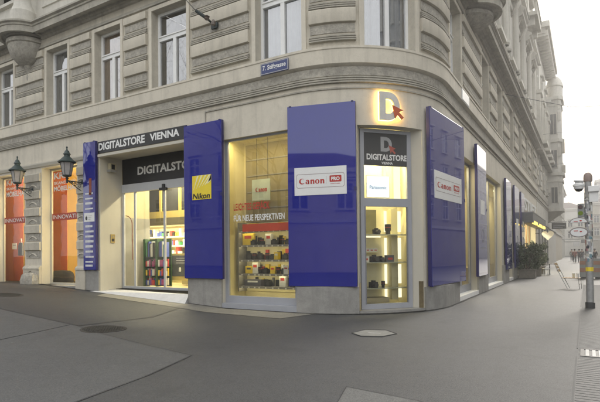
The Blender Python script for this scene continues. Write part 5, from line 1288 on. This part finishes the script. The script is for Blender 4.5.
for z, hh in ((6.9, 1.7), (10.8, 1.9), (14.5, 2.2)):
    mb = MB(); mb.box(.35, .95, by0 - .03, by0 + .01, z, z + hh); mb.lathe([(0, 0)], k=3) if False else None
    w_ = mb.build('window', M_FGLASS, T)
    mb = MB(); mb.box(.25, .35, by0 - .07, by0 + .01, z - .1, z + hh + .1); mb.box(.95, 1.05, by0 - .07, by0 + .01, z - .1, z + hh + .1); mb.box(.35, .95, by0 - .07, by0 + .01, z + hh, z + hh + .12); mb.box(.63, .67, by0 - .05, by0 - .031, z, z + hh); mb.build('frame', M_PALE, w_)
mb = MB()
for z in (8.0, 12.0, 15.9, 17.2):
    for x in (.1, 1.25): mb.box(x - .12, x + .12, by0 - .14, by0, z, z + 1.0)
mb.build('bay_pilaster', M_PALE, T)
mb = MB(); mb.box(1.42, 1.75, 49.4, 50.2, 10.25, 11.0); mb.box(1.42, 1.7, 49.4, 50.0, 12.4, 13.9); mb.build('carved_bracket', M_FAR[1], T)
block('apartment_building', 'cream apartment house with regular windows beyond the bay tower', -16, -.3, 66.4, 92, 17, M_FAR[4], 'E')
block('apartment_building', 'greyish apartment house farther along the left of the street', -16, -.9, 92.4, 124, 15, M_FAR[0], 'E')
block('apartment_building', 'low pale building closing the far end of the street', -12, 3.6, 150, 170, 13.5, M_FAR[2], 'S', (2.6, 3.2), (1.1, 1.8))
block('apartment_building', 'tan building with cornice lines at the far right end of the street', 4.6, 26, 130, 146, 13.2, M_FAR[1], 'SW', (2.4, 3.2), (1.0, 1.7))
block('apartment_building', 'taller grey building rising behind the tan one at the right edge', 6.6, 34, 152, 175, 21.5, M_FAR[3], 'SW', (2.6, 3.4), (1.1, 1.8))
rr = random.Random(4)
for x, z, h_, w_, m_, lab in ((1.0, 2.6, 1.0, 1.3, MATS['white_letters'], 'white shop sign above a distant shop front at the end of the street'), (2.6, 3.3, .8, 1.0, M_DARKGREY, 'dark hanging shop sign left of the distant crowd')):
    t = thing('shop_sign', lab, 'sign', (x, 120, z)); mb = MB(); mb.box(x, x + w_, 119.9, 120, z, z + h_); mb.build('board', m_, t); mb = MB(); mb.tube([(-.9, 119.95, z + h_ + .1), (x + w_, 119.95, z + h_ + .1)], .04, 5); mb.build('bracket', M_IRON, t)

# the opposite sides of both streets, seen in the panes and the blue gloss
block('opposite_building', 'beige house across the street mirrored in the panel right of the entrance', -46, -17, -42, -25, 15.5, M_FAR[0], 'N')
block('opposite_building', 'pale house across the street mirrored in the wide panel left of the corner door', -16.4, 6, -44, -27, 8.2, M_FAR[4], 'N')
block('opposite_building', 'grey house across the side street mirrored in the panel right of the corner door', 17, 32, -6, 24, 23.5, M_FAR[3], 'W')
block('opposite_building', 'tan house across the side street mirrored in the panels along the side street', 17, 32, 24.6, 50, 19, M_FAR[1], 'W')
def bare_tree(x, y, h, seed, label):
    t = thing('bare_tree', label, 'tree', (x, y, gz(x))); rg = random.Random(seed); mb = MB(); tw = MB()
    trunk = [(x, y, gz(x) - .1), (x + .1, y, h * .2), (x + .05, y + .1, h * .38)]; mb.tube(trunk, .17, 9, .12); mb.build('trunk', M_TWIG, t, smooth=True)
    def br(p, d, l, r, lv):
        pts = [p]; q = p.copy(); dd = d.copy()
        for i in range(3):
            dd = (dd + Vector((rg.gauss(0, .22), rg.gauss(0, .22), rg.gauss(.08, .15)))).normalized(); q = q + dd * l / 3; pts.append(q.copy())
        tw.tube(pts, r, 5 if lv < 2 else 3, r * .5)
        if lv < 4:
            for k in range(3 if lv < 3 else 3):
                b_ = pts[rg.choice([1, 2, 3])]; br(b_, (dd + Vector((rg.gauss(0, .7), rg.gauss(0, .7), rg.gauss(.15, .5)))).normalized(), l * rg.uniform(.55, .8), r * .5, lv + 1)
    for k in range(5): a = k * 1.26 + rg.random(); br(Vector(trunk[2]), Vector((math.cos(a) * .7, math.sin(a) * .7, .9)).normalized(), h * .28, .075, 0)
    tw.build('branches', M_TWIG, t); return t
block('opposite_building', 'long pale house far along the side street mirrored in the narrow panels', 17, 30, 50.6, 122, 20, M_FAR[3], 'W')
bare_tree(-15, -17, 17, 3, 'bare street tree across the street mirrored in the panel right of the entrance')
bare_tree(-25.5, -17, 22, 8, 'tallest bare street tree mirrored in the window beside the cable anchor')
bare_tree(-38, -18, 20, 5, 'bare street tree across the street mirrored in the first floor window at far left')

# ------------------------------------------------------------------ the air over the street
hz = MB(); hz.box(-50, 36, -46, 182, -1.3, 30)
hm = bpy.data.materials.new('street_haze'); hm.use_nodes = True; hm.node_tree.nodes.clear()
vo = hm.node_tree.nodes.new('ShaderNodeVolumePrincipled'); vo.inputs['Color'].default_value = (.97, .97, .97, 1); vo.inputs['Density'].default_value = .0022; vo.inputs['Anisotropy'].default_value = .68
oo = hm.node_tree.nodes.new('ShaderNodeOutputMaterial'); hm.node_tree.links.new(vo.outputs[0], oo.inputs['Volume'])
h_ = hz.build('haze', hm); h_['kind'] = 'stuff'
mb = MB(lambda a, b, c: (lambda p: Vector((p.x, p.y, gz(p.x) + c)))(Wm(a, b, 0)))
for a, b in ((-20, -8.3), (-3.72, 25)):
    st = sorted(set(stations(a, b)) | {a + (b - a) * i / 40 for i in range(41)})
    for i in range(len(st) - 1): mb.quad([(st[i], -.02, .016), (st[i + 1], -.02, .016), (st[i + 1], .125 + .02 * math.sin(i * 2.3), .016), (st[i], .125 + .02 * math.sin((i - 1) * 2.3), .016)])
o = mb.build('wall_base_joint', mat('base_tar', (.045, .043, .04), .85, .3, 12, .4, 60)); o['kind'] = 'structure'
